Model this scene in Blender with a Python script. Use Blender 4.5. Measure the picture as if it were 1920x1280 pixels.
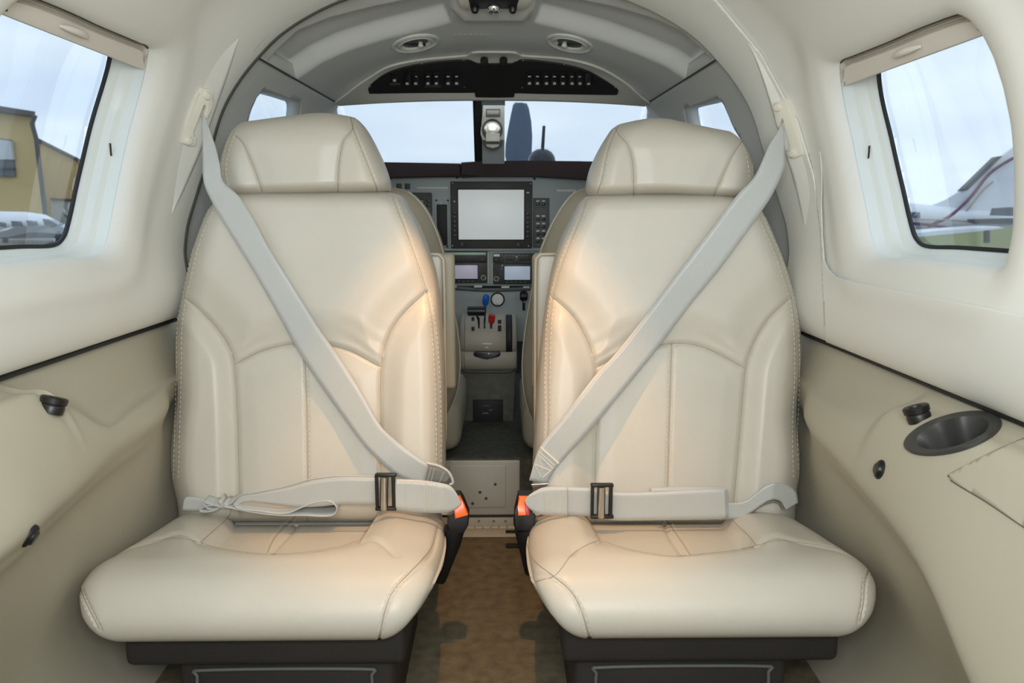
import bpy, bmesh, math, random
import numpy as np
from mathutils import Vector, Matrix
from mathutils.bvhtree import BVHTree
random.seed(7)
for _o in list(bpy.data.objects): bpy.data.objects.remove(_o)
SC = bpy.context.scene
COL = SC.collection

# ---------------------------------------------------------------- camera
F = 1500.0                                   # focal length in pixels of the 1920x1280 frame
CAM = np.array([0.025, 0.0, 0.82])
TH, PSI = math.radians(9.3), math.radians(0.764)
FWD = np.array([math.sin(PSI)*math.cos(TH), math.cos(PSI)*math.cos(TH), -math.sin(TH)])
RGT = np.array([math.cos(PSI), -math.sin(PSI), 0.0])
UPV = np.cross(RGT, FWD)
cam_d = bpy.data.cameras.new('camera'); cam = bpy.data.objects.new('camera', cam_d); COL.objects.link(cam)
cam_d.sensor_width = 36.0; cam_d.lens = F/1920*36.0; cam_d.clip_start = 0.02; cam_d.clip_end = 500
cam.matrix_world = Matrix(((RGT[0], UPV[0], -FWD[0], CAM[0]), (RGT[1], UPV[1], -FWD[1], CAM[1]), (RGT[2], UPV[2], -FWD[2], CAM[2]), (0, 0, 0, 1)))
cam_d.dof.use_dof = True; cam_d.dof.focus_distance = 1.5; cam_d.dof.aperture_fstop = 9.0
SC.camera = cam

# ---------------------------------------------------------------- sky
world = bpy.data.worlds.new('overcast_sky'); SC.world = world; world.use_nodes = True
nt = world.node_tree; nt.nodes.clear()
out = nt.nodes.new('ShaderNodeOutputWorld'); bg = nt.nodes.new('ShaderNodeBackground')
tc = nt.nodes.new('ShaderNodeTexCoord'); mp = nt.nodes.new('ShaderNodeMapping'); mp.inputs['Scale'].default_value = (1.6, 1.6, 6.0)
no = nt.nodes.new('ShaderNodeTexNoise'); no.inputs['Scale'].default_value = 2.2; no.inputs['Detail'].default_value = 4
rp = nt.nodes.new('ShaderNodeValToRGB')
rp.color_ramp.elements[0].position = 0.3; rp.color_ramp.elements[0].color = (0.52, 0.64, 0.80, 1)
rp.color_ramp.elements[1].position = 0.75; rp.color_ramp.elements[1].color = (0.72, 0.82, 0.91, 1)
nt.links.new(tc.outputs['Generated'], mp.inputs['Vector']); nt.links.new(mp.outputs['Vector'], no.inputs['Vector'])
nt.links.new(no.outputs['Fac'], rp.inputs['Fac']); nt.links.new(rp.outputs['Color'], bg.inputs['Color']); nt.links.new(bg.outputs['Background'], out.inputs['Surface'])
bg.inputs['Strength'].default_value = 1.6

# ---------------------------------------------------------------- photographer's flash, bounced in the rear cabin
def area_light(name, loc, target, size, size_y, power, color=(1, 1, 1)):
    d = bpy.data.lights.new(name, 'AREA'); d.shape = 'RECTANGLE'; d.size = size; d.size_y = size_y; d.energy = power; d.color = color
    o = bpy.data.objects.new(name, d); COL.objects.link(o); o.location = loc
    o.rotation_euler = (Vector(target)-Vector(loc)).to_track_quat('-Z', 'Y').to_euler()
    return o
area_light('bounced_flash', (0.04, -0.16, 1.00), (0.0, 1.5, 0.72), 0.60, 0.30, 13.2, (0.94, 0.975, 1.0))

vs = SC.view_settings
vs.view_transform = 'Standard'; vs.look = 'None'; vs.gamma = 1.0; vs.use_curve_mapping = False
vs.exposure = 0.0
SC.cycles.max_bounces = 7; SC.cycles.diffuse_bounces = 5; SC.cycles.glossy_bounces = 3; SC.cycles.caustics_reflective = False; SC.cycles.caustics_refractive = False

# ---------------------------------------------------------------- projection helpers
def ray(px, py):
    return FWD + RGT*((px-960.0)/F) + UPV*((640.0-py)/F)
def P(px, py, Y):
    r = ray(px, py); return CAM + r*(Y/r[1])
def PX(px, py, x):
    r = ray(px, py); return CAM + r*((x-CAM[0])/r[0])
def PZ(px, py, z):
    r = ray(px, py); return CAM + r*((z-CAM[2])/r[2])
def proj(p):
    d = np.asarray(p, float)-CAM
    w = np.maximum(d@FWD, 0.05)
    return 960+F*(d@RGT)/w, 640-F*(d@UPV)/w

# ---------------------------------------------------------------- materials
def srgb(r, g, b):
    f = lambda c: (c/255/12.92 if c/255 <= 0.04045 else ((c/255+0.055)/1.055)**2.4)
    return (f(r), f(g), f(b), 1)
M = {}
def mat(name, rgb, rough=0.5, metal=0.0, bump=None, var=0.0, var_scale=6.0, spec=0.5, emit=None, coat=0.0, sheen=0.0, aniso=None):
    m = bpy.data.materials.new(name); m.use_nodes = True; t = m.node_tree; b = t.nodes['Principled BSDF']
    b.inputs['Base Color'].default_value = srgb(*rgb); b.inputs['Roughness'].default_value = rough; b.inputs['Metallic'].default_value = metal
    b.inputs['Specular IOR Level'].default_value = spec; b.inputs['Coat Weight'].default_value = coat; b.inputs['Sheen Weight'].default_value = sheen
    co = t.nodes.new('ShaderNodeTexCoord')
    if var > 0:
        n = t.nodes.new('ShaderNodeTexNoise'); n.inputs['Scale'].default_value = var_scale; n.inputs['Detail'].default_value = 5
        t.links.new(co.outputs['Object'], n.inputs['Vector'])
        r = t.nodes.new('ShaderNodeValToRGB'); c = srgb(*rgb)
        r.color_ramp.elements[0].position = 0.3; r.color_ramp.elements[1].position = 0.7
        r.color_ramp.elements[0].color = tuple(x*(1-var) for x in c[:3])+(1,); r.color_ramp.elements[1].color = tuple(min(1, x*(1+var)) for x in c[:3])+(1,)
        t.links.new(n.outputs['Fac'], r.inputs['Fac']); t.links.new(r.outputs['Color'], b.inputs['Base Color'])
    if bump:
        kind, scale, strength, dist = bump
        if kind == 'voronoi':
            n = t.nodes.new('ShaderNodeTexVoronoi'); n.inputs['Scale'].default_value = scale; o = n.outputs['Distance']
        elif kind == 'weave':
            n = t.nodes.new('ShaderNodeTexWave'); n.inputs['Scale'].default_value = scale; n.bands_direction = 'DIAGONAL'; o = n.outputs['Fac']
        else:
            n = t.nodes.new('ShaderNodeTexNoise'); n.inputs['Scale'].default_value = scale; n.inputs['Detail'].default_value = 4; o = n.outputs['Fac']
        t.links.new(co.outputs['Object'], n.inputs['Vector'])
        bp = t.nodes.new('ShaderNodeBump'); bp.inputs['Strength'].default_value = strength; bp.inputs['Distance'].default_value = dist
        t.links.new(o, bp.inputs['Height']); t.links.new(bp.outputs['Normal'], b.inputs['Normal'])
    if emit:
        b.inputs['Emission Color'].default_value = srgb(*emit[0]); b.inputs['Emission Strength'].default_value = emit[1]
    M[name] = m
    return m
mat('leather', (206, 201, 189), 0.38, bump=('voronoi', 420, 0.10, 0.0006), var=0.025, var_scale=9, spec=0.45)
mat('leather_dark', (176, 168, 148), 0.5, bump=('voronoi', 420, 0.10, 0.0006), var=0.03)
mat('piping', (206, 196, 174), 0.5)
mat('seam', (160, 150, 131), 0.7)
mat('thread', (232, 224, 206), 0.7)
mat('liner', (232, 232, 226), 0.62, bump=('noise', 900, 0.06, 0.0004), spec=0.3)
mat('liner_grey', (222, 223, 219), 0.65, bump=('noise', 900, 0.06, 0.0004), spec=0.25)
mat('rim_white', (222, 220, 208), 0.5)
mat('side_panel', (186, 180, 161), 0.6, bump=('noise', 1100, 0.08, 0.0004), spec=0.3)
mat('reveal', (226, 231, 227), 0.42)
mat('gasket', (74, 74, 68), 0.7)
mat('black_rubber', (18, 20, 22), 0.6)
mat('shade', (226, 221, 212), 0.6)
mat('pleat', (206, 200, 190), 0.8)
mat('carpet', (124, 115, 94), 0.95, bump=('noise', 500, 0.9, 0.004), var=0.25, var_scale=40, spec=0.1)
mat('carpet_grey', (92, 92, 82), 0.95, bump=('noise', 500, 0.8, 0.004), var=0.2, var_scale=60, spec=0.1)
mat('seat_base', (44, 40, 37), 0.75, bump=('noise', 300, 0.3, 0.002), var=0.1)
mat('webbing', (192, 194, 191), 0.30, bump=('weave', 260, 0.25, 0.0006), spec=0.6, sheen=0.2)
mat('webbing_dark', (128, 128, 122), 0.5, bump=('weave', 260, 0.4, 0.0006))
mat('black_plastic', (26, 25, 24), 0.38)
mat('black_matte', (24, 22, 21), 0.6)
mat('anthracite', (62, 62, 60), 0.5, bump=('noise', 700, 0.1, 0.0004))
mat('orange_button', (255, 118, 48), 0.28, emit=None, spec=0.6)
mat('steel', (196, 196, 192), 0.28, 1.0)
mat('chrome', (225, 225, 222), 0.12, 1.0)
mat('white_plastic', (232, 228, 214), 0.4)
mat('dash_grey', (176, 185, 183), 0.6, var=0.03)
mat('dash_dark', (98, 102, 99), 0.6)
mat('bezel', (62, 62, 56), 0.5)
mat('screen_glare', (205, 210, 208), 0.42, spec=0.6, emit=((225, 230, 228), 0.35))  # pale colour and glow painted in for glare on the switched-off display
mat('screen_lilac', (176, 170, 190), 0.4, spec=0.5, emit=((190, 186, 203), 0.3))
mat('screen_blue', (176, 192, 210), 0.4, spec=0.5, emit=((196, 208, 222), 0.3))
mat('screen_rose', (150, 128, 116), 0.4, spec=0.5)
mat('lcd_green', (186, 214, 190), 0.4)
mat('mark_white', (228, 228, 220), 0.6)
mat('mark_grey', (128, 128, 120), 0.6)
mat('glareshield', (44, 28, 26), 0.8, bump=('noise', 300, 0.2, 0.001))
mat('quadrant', (176, 169, 152), 0.5, bump=('noise', 800, 0.1, 0.0004))
mat('pedestal', (112, 110, 98), 0.9, bump=('noise', 500, 0.6, 0.002), var=0.15, var_scale=50)
mat('blue_knob', (20, 96, 190), 0.35)
mat('red_knob', (190, 34, 34), 0.35)
mat('dial_white', (246, 246, 240), 0.4)
mat('cover_plate', (188, 187, 176), 0.5, var=0.04, var_scale=20)
mat('prop_blue', (88, 104, 124), 0.5)
mat('dome_black', (28, 34, 44), 0.25)
mat('hangar', (208, 182, 128), 0.85, var=0.05, var_scale=0.4)
mat('hangar_roof', (70, 74, 84), 0.8)
mat('hangar_door', (196, 202, 206), 0.7)
mat('dark_glass', (76, 92, 106), 0.2)
mat('aircraft_white', (226, 230, 236), 0.3)
mat('aircraft_dark', (60, 72, 82), 0.5)
mat('stripe_purple', (96, 44, 84), 0.4)
mat('stripe_gold', (170, 160, 140), 0.4)
mat('apron', (108, 112, 116), 0.9, var=0.08, var_scale=0.3)
mat('grass', (110, 118, 66), 0.95, var=0.15, var_scale=2.0)
def glass_mat(name, tint, refl=0.06):
    m = bpy.data.materials.new(name); m.use_nodes = True; t = m.node_tree; t.nodes.clear()
    o = t.nodes.new('ShaderNodeOutputMaterial'); mx = t.nodes.new('ShaderNodeMixShader'); tr = t.nodes.new('ShaderNodeBsdfTransparent'); gl = t.nodes.new('ShaderNodeBsdfGlossy')
    fr = t.nodes.new('ShaderNodeFresnel'); fr.inputs['IOR'].default_value = 1.3
    tr.inputs['Color'].default_value = tint; gl.inputs['Roughness'].default_value = 0.02
    ml = t.nodes.new('ShaderNodeMath'); ml.operation = 'MULTIPLY'; ml.inputs[1].default_value = 0.3
    t.links.new(fr.outputs['Fac'], ml.inputs[0]); t.links.new(ml.outputs[0], mx.inputs['Fac']); t.links.new(tr.outputs[0], mx.inputs[1]); t.links.new(gl.outputs[0], mx.inputs[2]); t.links.new(mx.outputs[0], o.inputs['Surface'])
    M[name] = m
glass_mat('pane', (0.96, 0.975, 0.98, 1))

# ---------------------------------------------------------------- object helpers
def tag(o, label=None, cat=None, group=None, kind=None):
    if label: o['label'] = label
    if cat: o['category'] = cat
    if group: o['group'] = group
    if kind: o['kind'] = kind
    return o
def thing(name, label, cat, loc=(0, 0, 0), group=None):
    o = bpy.data.objects.new(name, None); o.empty_display_size = 0.05; COL.objects.link(o); o.location = [float(c) for c in loc]
    return tag(o, label, cat, group)
def link(name, me, material, parent=None, smooth=True):
    o = bpy.data.objects.new(name, me); COL.objects.link(o)
    if material: me.materials.append(M[material] if isinstance(material, str) else material)
    if parent is not None:
        o.parent = parent
        o.matrix_parent_inverse = Matrix.Translation(-Vector(parent.location)) if parent.parent is None else Matrix.Identity(4)
    if smooth:
        me.polygons.foreach_set('use_smooth', [True]*len(me.polygons))
    return o
def mesh(name, verts, faces, material, parent=None, smooth=True, face_cam=False, angle=None):
    me = bpy.data.meshes.new(name)
    me.from_pydata([tuple(map(float, v)) for v in verts], [], [tuple(int(i) for i in f) for f in faces]); me.update()
    if face_cam:
        s = 0.0
        for p in me.polygons: s += p.area*p.normal.dot(Vector(CAM)-p.center)
        if s < 0: me.flip_normals()
    else:
        bm = bmesh.new(); bm.from_mesh(me); bmesh.ops.recalc_face_normals(bm, faces=bm.faces); bm.to_mesh(me); bm.free()
    o = link(name, me, material, parent, smooth)
    if smooth and angle: me.set_sharp_from_angle(angle=math.radians(angle))
    return o
def bm_obj(name, bm, material, parent=None, smooth=True, angle=35):
    bmesh.ops.recalc_face_normals(bm, faces=bm.faces)
    me = bpy.data.meshes.new(name); bm.to_mesh(me); bm.free()
    o = link(name, me, material, parent, smooth)
    if smooth: me.set_sharp_from_angle(angle=math.radians(angle))
    return o
def add_hex(bm, c8, bev=0.0, seg=2):
    vs_ = [bm.verts.new(tuple(map(float, c))) for c in c8]
    fs = [bm.faces.new([vs_[i] for i in q]) for q in ((0, 1, 2, 3), (7, 6, 5, 4), (0, 4, 5, 1), (1, 5, 6, 2), (2, 6, 7, 3), (3, 7, 4, 0))]
    if bev > 0:
        es = {e for f in fs for e in f.edges}
        bmesh.ops.bevel(bm, geom=list(es), offset=bev, segments=seg, affect='EDGES', profile=0.5, clamp_overlap=True)
def box(name, lo, hi, material, parent=None, bev=0.004, seg=2):
    x0, y0, z0 = lo; x1, y1, z1 = hi
    bm = bmesh.new(); add_hex(bm, [(x0, y0, z0), (x1, y0, z0), (x1, y0, z1), (x0, y0, z1), (x0, y1, z0), (x1, y1, z0), (x1, y1, z1), (x0, y1, z1)], bev, seg)
    return bm_obj(name, bm, material, parent)
def pbox(name, x0, y0, x1, y1, Y, depth, material, parent=None, bev=0.002, seg=2):
    a = P(x0, y1, Y); b = P(x1, y1, Y); c = P(x1, y0, Y); d = P(x0, y0, Y)
    zb = (a[2]+b[2])/2; zt = (c[2]+d[2])/2; xl = (a[0]+d[0])/2; xr = (b[0]+c[0])/2
    return box(name, (xl, Y, zb), (xr, Y+depth, zt), material, parent, bev, seg)
def frame_of(n):
    n = Vector(n).normalized(); u = n.orthogonal().normalized(); return n, u, n.cross(u)
def lathe(name, c, n, prof, material, parent=None, seg=24, up=None, cap=False):
    n = Vector(n).normalized(); u = (Vector(up)-n*n.dot(Vector(up))).normalized() if up is not None else n.orthogonal().normalized(); v = n.cross(u); c = Vector(c)
    V, Fc = [], []
    for (r, h) in prof:
        for k in range(seg):
            a = 2*math.pi*k/seg; V.append(c+n*h+(u*math.cos(a)+v*math.sin(a))*max(r, 1e-5))
    for i in range(len(prof)-1):
        for k in range(seg): Fc.append((i*seg+k, i*seg+(k+1) % seg, (i+1)*seg+(k+1) % seg, (i+1)*seg+k))
    if cap and prof[0][0] > 1e-4: Fc.append(tuple(range(seg)))
    if cap and prof[-1][0] > 1e-4: Fc.append(tuple(range((len(prof)-1)*seg, len(prof)*seg)))
    return mesh(name, V, Fc, material, parent, True, angle=40)
def cr(pts, n, closed=False):
    """Catmull-Rom through pts resampled to n points by arc length"""
    p = np.asarray(pts, float)
    if closed: q = np.vstack([p[-1], p, p[0], p[1]])
    else: q = np.vstack([2*p[0]-p[1], p, 2*p[-1]-p[-2]])
    o = []
    m = len(q)-3
    for i in range(m):
        a, b, c, d = q[i:i+4]
        t = np.linspace(0, 1, 16, endpoint=False)[:, None]
        o.append(0.5*((2*b)+(-a+c)*t+(2*a-5*b+4*c-d)*t*t+(-a+3*b-3*c+d)*t**3))
    o = np.vstack(o+[q[-2][None]])
    s = np.concatenate([[0], np.cumsum(np.linalg.norm(np.diff(o, axis=0), axis=1))])
    tt = np.linspace(0, s[-1], n+1)[:-1] if closed else np.linspace(0, s[-1], n)
    return np.stack([np.interp(tt, s, o[:, k]) for k in range(o.shape[1])], 1)
def tube(name, pts, r, material, parent=None, seg=8, closed=False):
    p = [Vector(map(float, q)) for q in pts]; V, Fc = [], []; n = len(p)
    prev = None
    for i in range(n):
        t = (p[(i+1) % n]-p[i-1]) if closed else (p[min(i+1, n-1)]-p[max(i-1, 0)])
        t.normalize()
        u = t.orthogonal().normalized() if prev is None else (prev-t*t.dot(prev)).normalized()
        prev = u; v = t.cross(u)
        rr = r[i] if hasattr(r, '__len__') else r
        for k in range(seg):
            a = 2*math.pi*k/seg; V.append(p[i]+(u*math.cos(a)+v*math.sin(a))*rr)
    for i in range(n if closed else n-1):
        j = (i+1) % n
        for k in range(seg): Fc.append((i*seg+k, i*seg+(k+1) % seg, j*seg+(k+1) % seg, j*seg+k))
    if not closed: Fc += [tuple(range(seg)), tuple(range((n-1)*seg, n*seg))]
    return mesh(name, V, Fc, material, parent, True, angle=50)
def strip(name, A, B, material, parent=None, thick=0.0, cols=2, closed=False, smooth=True, face_cam=False):
    """ruled surface between two equally sampled curves"""
    A = np.asarray(A, float); B = np.asarray(B, float); n = len(A)
    V = []; Fc = []
    for c in range(cols):
        t = c/(cols-1); V += list(A*(1-t)+B*t)
    for c in range(cols-1):
        for i in range(n if closed else n-1):
            j = (i+1) % n; Fc.append((c*n+i, c*n+j, (c+1)*n+j, (c+1)*n+i))
    o = mesh(name, V, Fc, material, parent, smooth, face_cam)
    if thick:
        m = o.modifiers.new('thickness', 'SOLIDIFY'); m.thickness = thick; m.offset = 0
    return o
def solid(o, t, off=-1):
    m = o.modifiers.new('thickness', 'SOLIDIFY'); m.thickness = t; m.offset = off; return o

# ---- parametric patches cut along curves
def grid_patch(us, vs_):
    nu, nv = len(us), len(vs_)
    uv = np.array([(u, v) for v in vs_ for u in us], float)
    polys = [[j*nu+i, j*nu+i+1, (j+1)*nu+i+1, (j+1)*nu+i] for j in range(nv-1) for i in range(nu-1)]
    return uv, polys
def cut(uv, polys, f):
    """split polygons along f=0; returns uv, negative polys, positive polys"""
    val = np.asarray(f(uv), float).copy(); val[np.abs(val) < 1e-7] = 1e-7
    ex = []; cache = {}; neg = []; pos = []
    base = len(uv)
    for p in polys:
        s = [val[i] > 0 for i in p]
        if all(s): pos.append(p); continue
        if not any(s): neg.append(p); continue
        a, b = [], []
        for k in range(len(p)):
            i, j = p[k], p[(k+1) % len(p)]
            (b if val[i] > 0 else a).append(i)
            if (val[i] > 0) != (val[j] > 0):
                key = (min(i, j), max(i, j))
                if key not in cache:
                    t = val[i]/(val[i]-val[j]); cache[key] = base+len(ex); ex.append(uv[i]*(1-t)+uv[j]*t)
                a.append(cache[key]); b.append(cache[key])
        if len(a) > 2: neg.append(a)
        if len(b) > 2: pos.append(b)
    uv2 = np.vstack([uv, np.array(ex)]) if ex else uv
    return uv2, neg, pos
def compact(V, polys):
    used = sorted({i for p in polys for i in p}); mp_ = {g: k for k, g in enumerate(used)}
    return V[used], [[mp_[i] for i in p] for p in polys]
def seg_dist(x, y, poly, closed=False):
    """distance of points to polyline"""
    q = np.asarray(poly, float); n = len(q); d = np.full(x.shape, 1e9)
    for i in range(n if closed else n-1):
        a = q[i]; b = q[(i+1) % n]; e = b-a; L = max(e@e, 1e-12)
        t = np.clip(((x-a[0])*e[0]+(y-a[1])*e[1])/L, 0, 1)
        d = np.minimum(d, np.hypot(x-a[0]-t*e[0], y-a[1]-t*e[1]))
    return d
def inside(x, y, poly):
    q = np.asarray(poly, float); r = np.zeros(x.shape, bool); n = len(q)
    for i in range(n):
        a = q[i]; b = q[(i+1) % n]
        c = (a[1] > y) != (b[1] > y)
        with np.errstate(divide='ignore', invalid='ignore'):
            xi = a[0]+(y-a[1])/(b[1]-a[1])*(b[0]-a[0])
        r ^= c & (x < xi)
    return r
def sdf(x, y, poly):
    d = seg_dist(x, y, poly, True); return np.where(inside(x, y, poly), -d, d)
def ss(a, b, x):
    t = np.clip((x-a)/(b-a), 0, 1); return t*t*(3-2*t)
def dome(d, r):
    t = 1-np.clip(d/r, 0, 1); return np.sqrt(np.maximum(1-t*t, 0))
def itp(tab):
    a = np.array(sorted(tuple(map(float, q)) for q in tab))
    return lambda v: np.interp(v, a[:, 0], a[:, 1])
def itps(tab):
    """smooth interpolation of a table"""
    a = np.array(sorted(tuple(map(float, q)) for q in tab)); k = cr(a, 200); o = np.argsort(k[:, 0]); k = k[o]
    return lambda v: np.interp(v, k[:, 0], k[:, 1])
class Surf:
    """collects triangles so that other things can be laid on them"""
    def __init__(s): s.v = []; s.f = []
    def add(s, V, polys):
        b = len(s.v); s.v += [tuple(map(float, p)) for p in V]; s.f += [tuple(int(i)+b for i in p) for p in polys]; s.t = None; return s
    def tree(s):
        if getattr(s, 't', None) is None: s.t = BVHTree.FromPolygons(s.v, s.f)
        return s.t
    def hit(s, px, py):
        r = Vector(ray(px, py)).normalized(); loc, n, i, d = s.tree().ray_cast(Vector(CAM), r)
        if loc is None: return None, None
        if n.dot(r) > 0: n = -n
        return np.array(loc), np.array(n)
def surf_poly(name, S, pts, off0, off1, material, parent=None, bev=0.0):
    """solid plate lying on a surface: outline given in photo pixels"""
    lo, hi = [], []; nn = np.zeros(3); hs = []
    for p in pts:
        h, n = S.hit(*p)
        if h is None: raise ValueError('no hit %s %s' % (name, p))
        hs.append(h); nn += n
    nn /= np.linalg.norm(nn)
    lo = [h+nn*off0 for h in hs]; hi = [h+nn*off1 for h in hs]; n = len(pts)
    bm = bmesh.new(); a = [bm.verts.new(tuple(v)) for v in lo]; b = [bm.verts.new(tuple(v)) for v in hi]
    bm.faces.new(a); tp = bm.faces.new(b)
    for i in range(n): bm.faces.new((a[i], a[(i+1) % n], b[(i+1) % n], b[i]))
    if bev > 0: bmesh.ops.bevel(bm, geom=list(tp.edges), offset=bev, segments=2, affect='EDGES', profile=0.5, clamp_overlap=True)
    return bm_obj(name, bm, material, parent)

# ================================================================ SHELL OF THE CABIN
SEAM = 1.70                                   # where the cabin liner meets the cockpit
PROF = cr([(.652, .558), (.634, .565), (.622, .592), (.617, .64), (.619, .69), (.626, .74), (.631, .80), (.629, .88), (.618, .96), (.597, 1.03),
           (.563, 1.09), (.512, 1.15), (.44, 1.21), (.34, 1.258), (.22, 1.29), (.11, 1.304), (0, 1.308)], 400)
S_Z = np.linspace(0, 1, 400)
SEAMZ = itps([(.50, 1.645), (.70, 1.645), (.76, 1.655), (.84, 1.68), (.92, 1.695), (1.0, 1.70), (1.31, 1.70)])
NAR = itps([(.50, 0.0), (.70, .002), (.78, .012), (.86, .030), (.94, .045), (1.02, .05), (1.15, .048), (1.24, .04), (1.31, .025)])
def wall_base(side, Y, s):
    zz = np.interp(s, S_Z, PROF[:, 1]); Y = np.where(Y > 1.53, 1.53+(Y-1.53)*(SEAMZ(zz)-1.53)/(SEAM-1.53), Y); nr = NAR(zz)*ss(1.47, 1.72, Y)/ss(1.47, 1.72, 1.70)
    x = np.interp(s, S_Z, PROF[:, 0]); z = np.interp(s, S_Z, PROF[:, 1])
    x = x-nr*np.interp(s, S_Z, PN[:, 0]); z = z-nr*np.interp(s, S_Z, PN[:, 1])
    z = z+np.where(side < 0, .043, .020)*ss(.72, .57, z)
    return np.stack([side*x, Y, z], -1)
PN = np.gradient(PROF, axis=0); PN = np.stack([PN[:, 1], -PN[:, 0]], 1); PN /= np.linalg.norm(PN, axis=1)[:, None]
if PN[100, 0] < 0: PN = -PN                    # pointing out of the cabin
PROFN = PROF-PN*NAR(PROF[:, 1])[:, None]              # the narrower section at the cockpit seam
def wall_nrm(side, s):
    return np.stack([side*np.interp(s, S_Z, PN[:, 0]), np.zeros_like(s), np.interp(s, S_Z, PN[:, 1])], -1)
def s_of_z(z): return np.interp(z, PROF[:, 1], S_Z)
S_SPLIT = float(s_of_z(1.16))

# window openings, right-hand one measured, the left one is its mirror image
_raw = Surf(); _uv, _pl = grid_patch(np.linspace(0.3, SEAM, 60), np.linspace(0, 1, 90)); _raw.add(wall_base(1, _uv[:, 0], _uv[:, 1]), _pl)
WIN_PX = [(1553, 133), (1556, 175), (1566, 228), (1584, 312), (1600, 390), (1610, 438), (1620, 464), (1640, 479), (1693, 483), (1752, 489), (1830, 497),
          (1868, 494), (1878, 470), (1887, 410), (1888, 340), (1884, 260), (1870, 180), (1848, 110), (1824, 66), (1800, 44), (1770, 41), (1700, 66), (1640, 92), (1576, 117), (1560, 123)]
_w = np.array([_raw.hit(*p)[0] for p in WIN_PX])
_c = cr(np.stack([_w[:, 1], s_of_z(_w[:, 2])], 1), 140, closed=True)      # closed contour in (Y, s)
_lf = Surf(); _lf.add(wall_base(-1, _uv[:, 0], _uv[:, 1]), _pl)
_dy = _lf.hit(255, 290)[0][1]-_raw.hit(1584, 312)[0][1]
SLEN = float(np.sum(np.linalg.norm(np.diff(PROF, axis=0), axis=1)))         # metres for s = 0..1
_l = _c+np.array([_dy, 0]); _l[:, 1] = _l[:, 1].min()+(_l[:, 1]-_l[:, 1].min())*1.10
WIN = {1: _c, -1: _l}
WINM = {k: w*np.array([1, SLEN]) for k, w in WIN.items()}

LENS = {-1: [(447, 72), (415, 104), (385, 155), (360, 220), (337, 300), (322, 400), (345, 350), (375, 280), (400, 210), (428, 130)],
        1: [(1402, 78), (1422, 120), (1442, 180), (1466, 260), (1491, 340), (1510, 425), (1518, 360), (1500, 280), (1470, 200), (1434, 130)]}
RIB = itp([(-400, 900), (-200, 1130), (0, 1347), (100, 1430), (230, 1500), (330, 1530), (430, 1544), (600, 1552), (900, 1560)])
def wall_pos(side, uv, inn=0.0):
    Y = uv[:, 0]; s = uv[:, 1]
    p = wall_base(side, Y, s); n = wall_nrm(side, s)
    d = sdf(Y, s*SLEN, WINM[side])
    out_ = 0.022*(1-dome(np.maximum(d, 0), 0.026))                          # rolled edge of the opening
    out_ -= 0.008*np.exp(-((d-0.05)/0.035)**2)                                # soft bolster round the window
    out_ -= inn
    return p+n*out_[:, None]
WALL = Surf(); ARCH = []; BOL = []
_bl = np.array([_raw.hit(*p)[0] for p in ((1925, 593), (1860, 578), (1800, 566), (1700, 547), (1620, 532), (1580, 521), (1562, 508), (1552, 490), (1548, 440), (1546, 380), (1545, 300))])
ZBOL = itp([(-.8, float(_bl[0, 2])), (.5, float(_bl[0, 2]))]+[(float(p[1])+1e-4*k, float(p[2])) for k, p in enumerate(_bl)])
def f_bol(q):
    z = np.interp(q[:, 1], S_Z, PROF[:, 1]); Yb = float(_bl[5, 1]); lo = z-ZBOL(q[:, 0])
    x_ = np.interp(z, _bl[5:, 2], _bl[5:, 1]); hi = (x_-q[:, 0])
    f = np.where(q[:, 0] < Yb, lo, np.where(z < _bl[5, 2], -.05, np.maximum(np.minimum(hi, .05), -.05)))
    return np.maximum(np.maximum(f, z-.93), np.where(q[:, 0] > 1.0, -f_rib(q)*.0012, -1))
def f_rib(q):
    p = wall_base(1, q[:, 0], q[:, 1]); px, py = proj(p); return np.where(p[:, 1] > .7, px-RIB(py), 100.0)
def build_wall(side):
    us = np.concatenate([np.linspace(-0.7, 0.6, 24)[:-1], np.linspace(0.6, 1.44, 90)[:-1], np.linspace(1.44, SEAM, 64)]); vs_ = np.linspace(0, S_SPLIT, 130)
    uv, pl = grid_patch(us, vs_)
    uv, neg, pos = cut(uv, pl, lambda q: sdf(q[:, 0], q[:, 1]*SLEN, WINM[side]))
    if side > 0:                                     # raised arch trim forward of the crease
        uv_, rib, _ = cut(uv, pos, f_rib); ARCH.append(compact(wall_pos(1, uv_, .005), rib))
        uv, _, pos = cut(uv, pos, lambda q: f_rib(q)+14)
        uv_, bol, _ = cut(uv, pos, f_bol)
        off_ = .006*ss(.93, .80, wall_base(1, uv_[:, 0], uv_[:, 1])[:, 2]); BOL.append(compact(wall_pos(1, uv_, off_), bol))
        uv, _, pos = cut(uv, pos, lambda q: f_bol(q)+.010)
    V, fc = compact(wall_pos(side, uv), pos)
    WALL.add(V, fc)
    o = mesh('wall_left' if side < 0 else 'wall_right', V, fc, 'liner', face_cam=False)
    if side > 0: WALL.add(*BOL[0]); solid(mesh('wall_bolster', BOL[0][0], BOL[0][1], 'liner', o), .0016, 0)
    return tag(o, ('cream moulded cabin side liner around the left window' if side < 0 else 'cream moulded cabin side liner around the right window'), 'wall', kind='structure')
wallL = build_wall(-1); wallR = build_wall(1)
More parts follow.
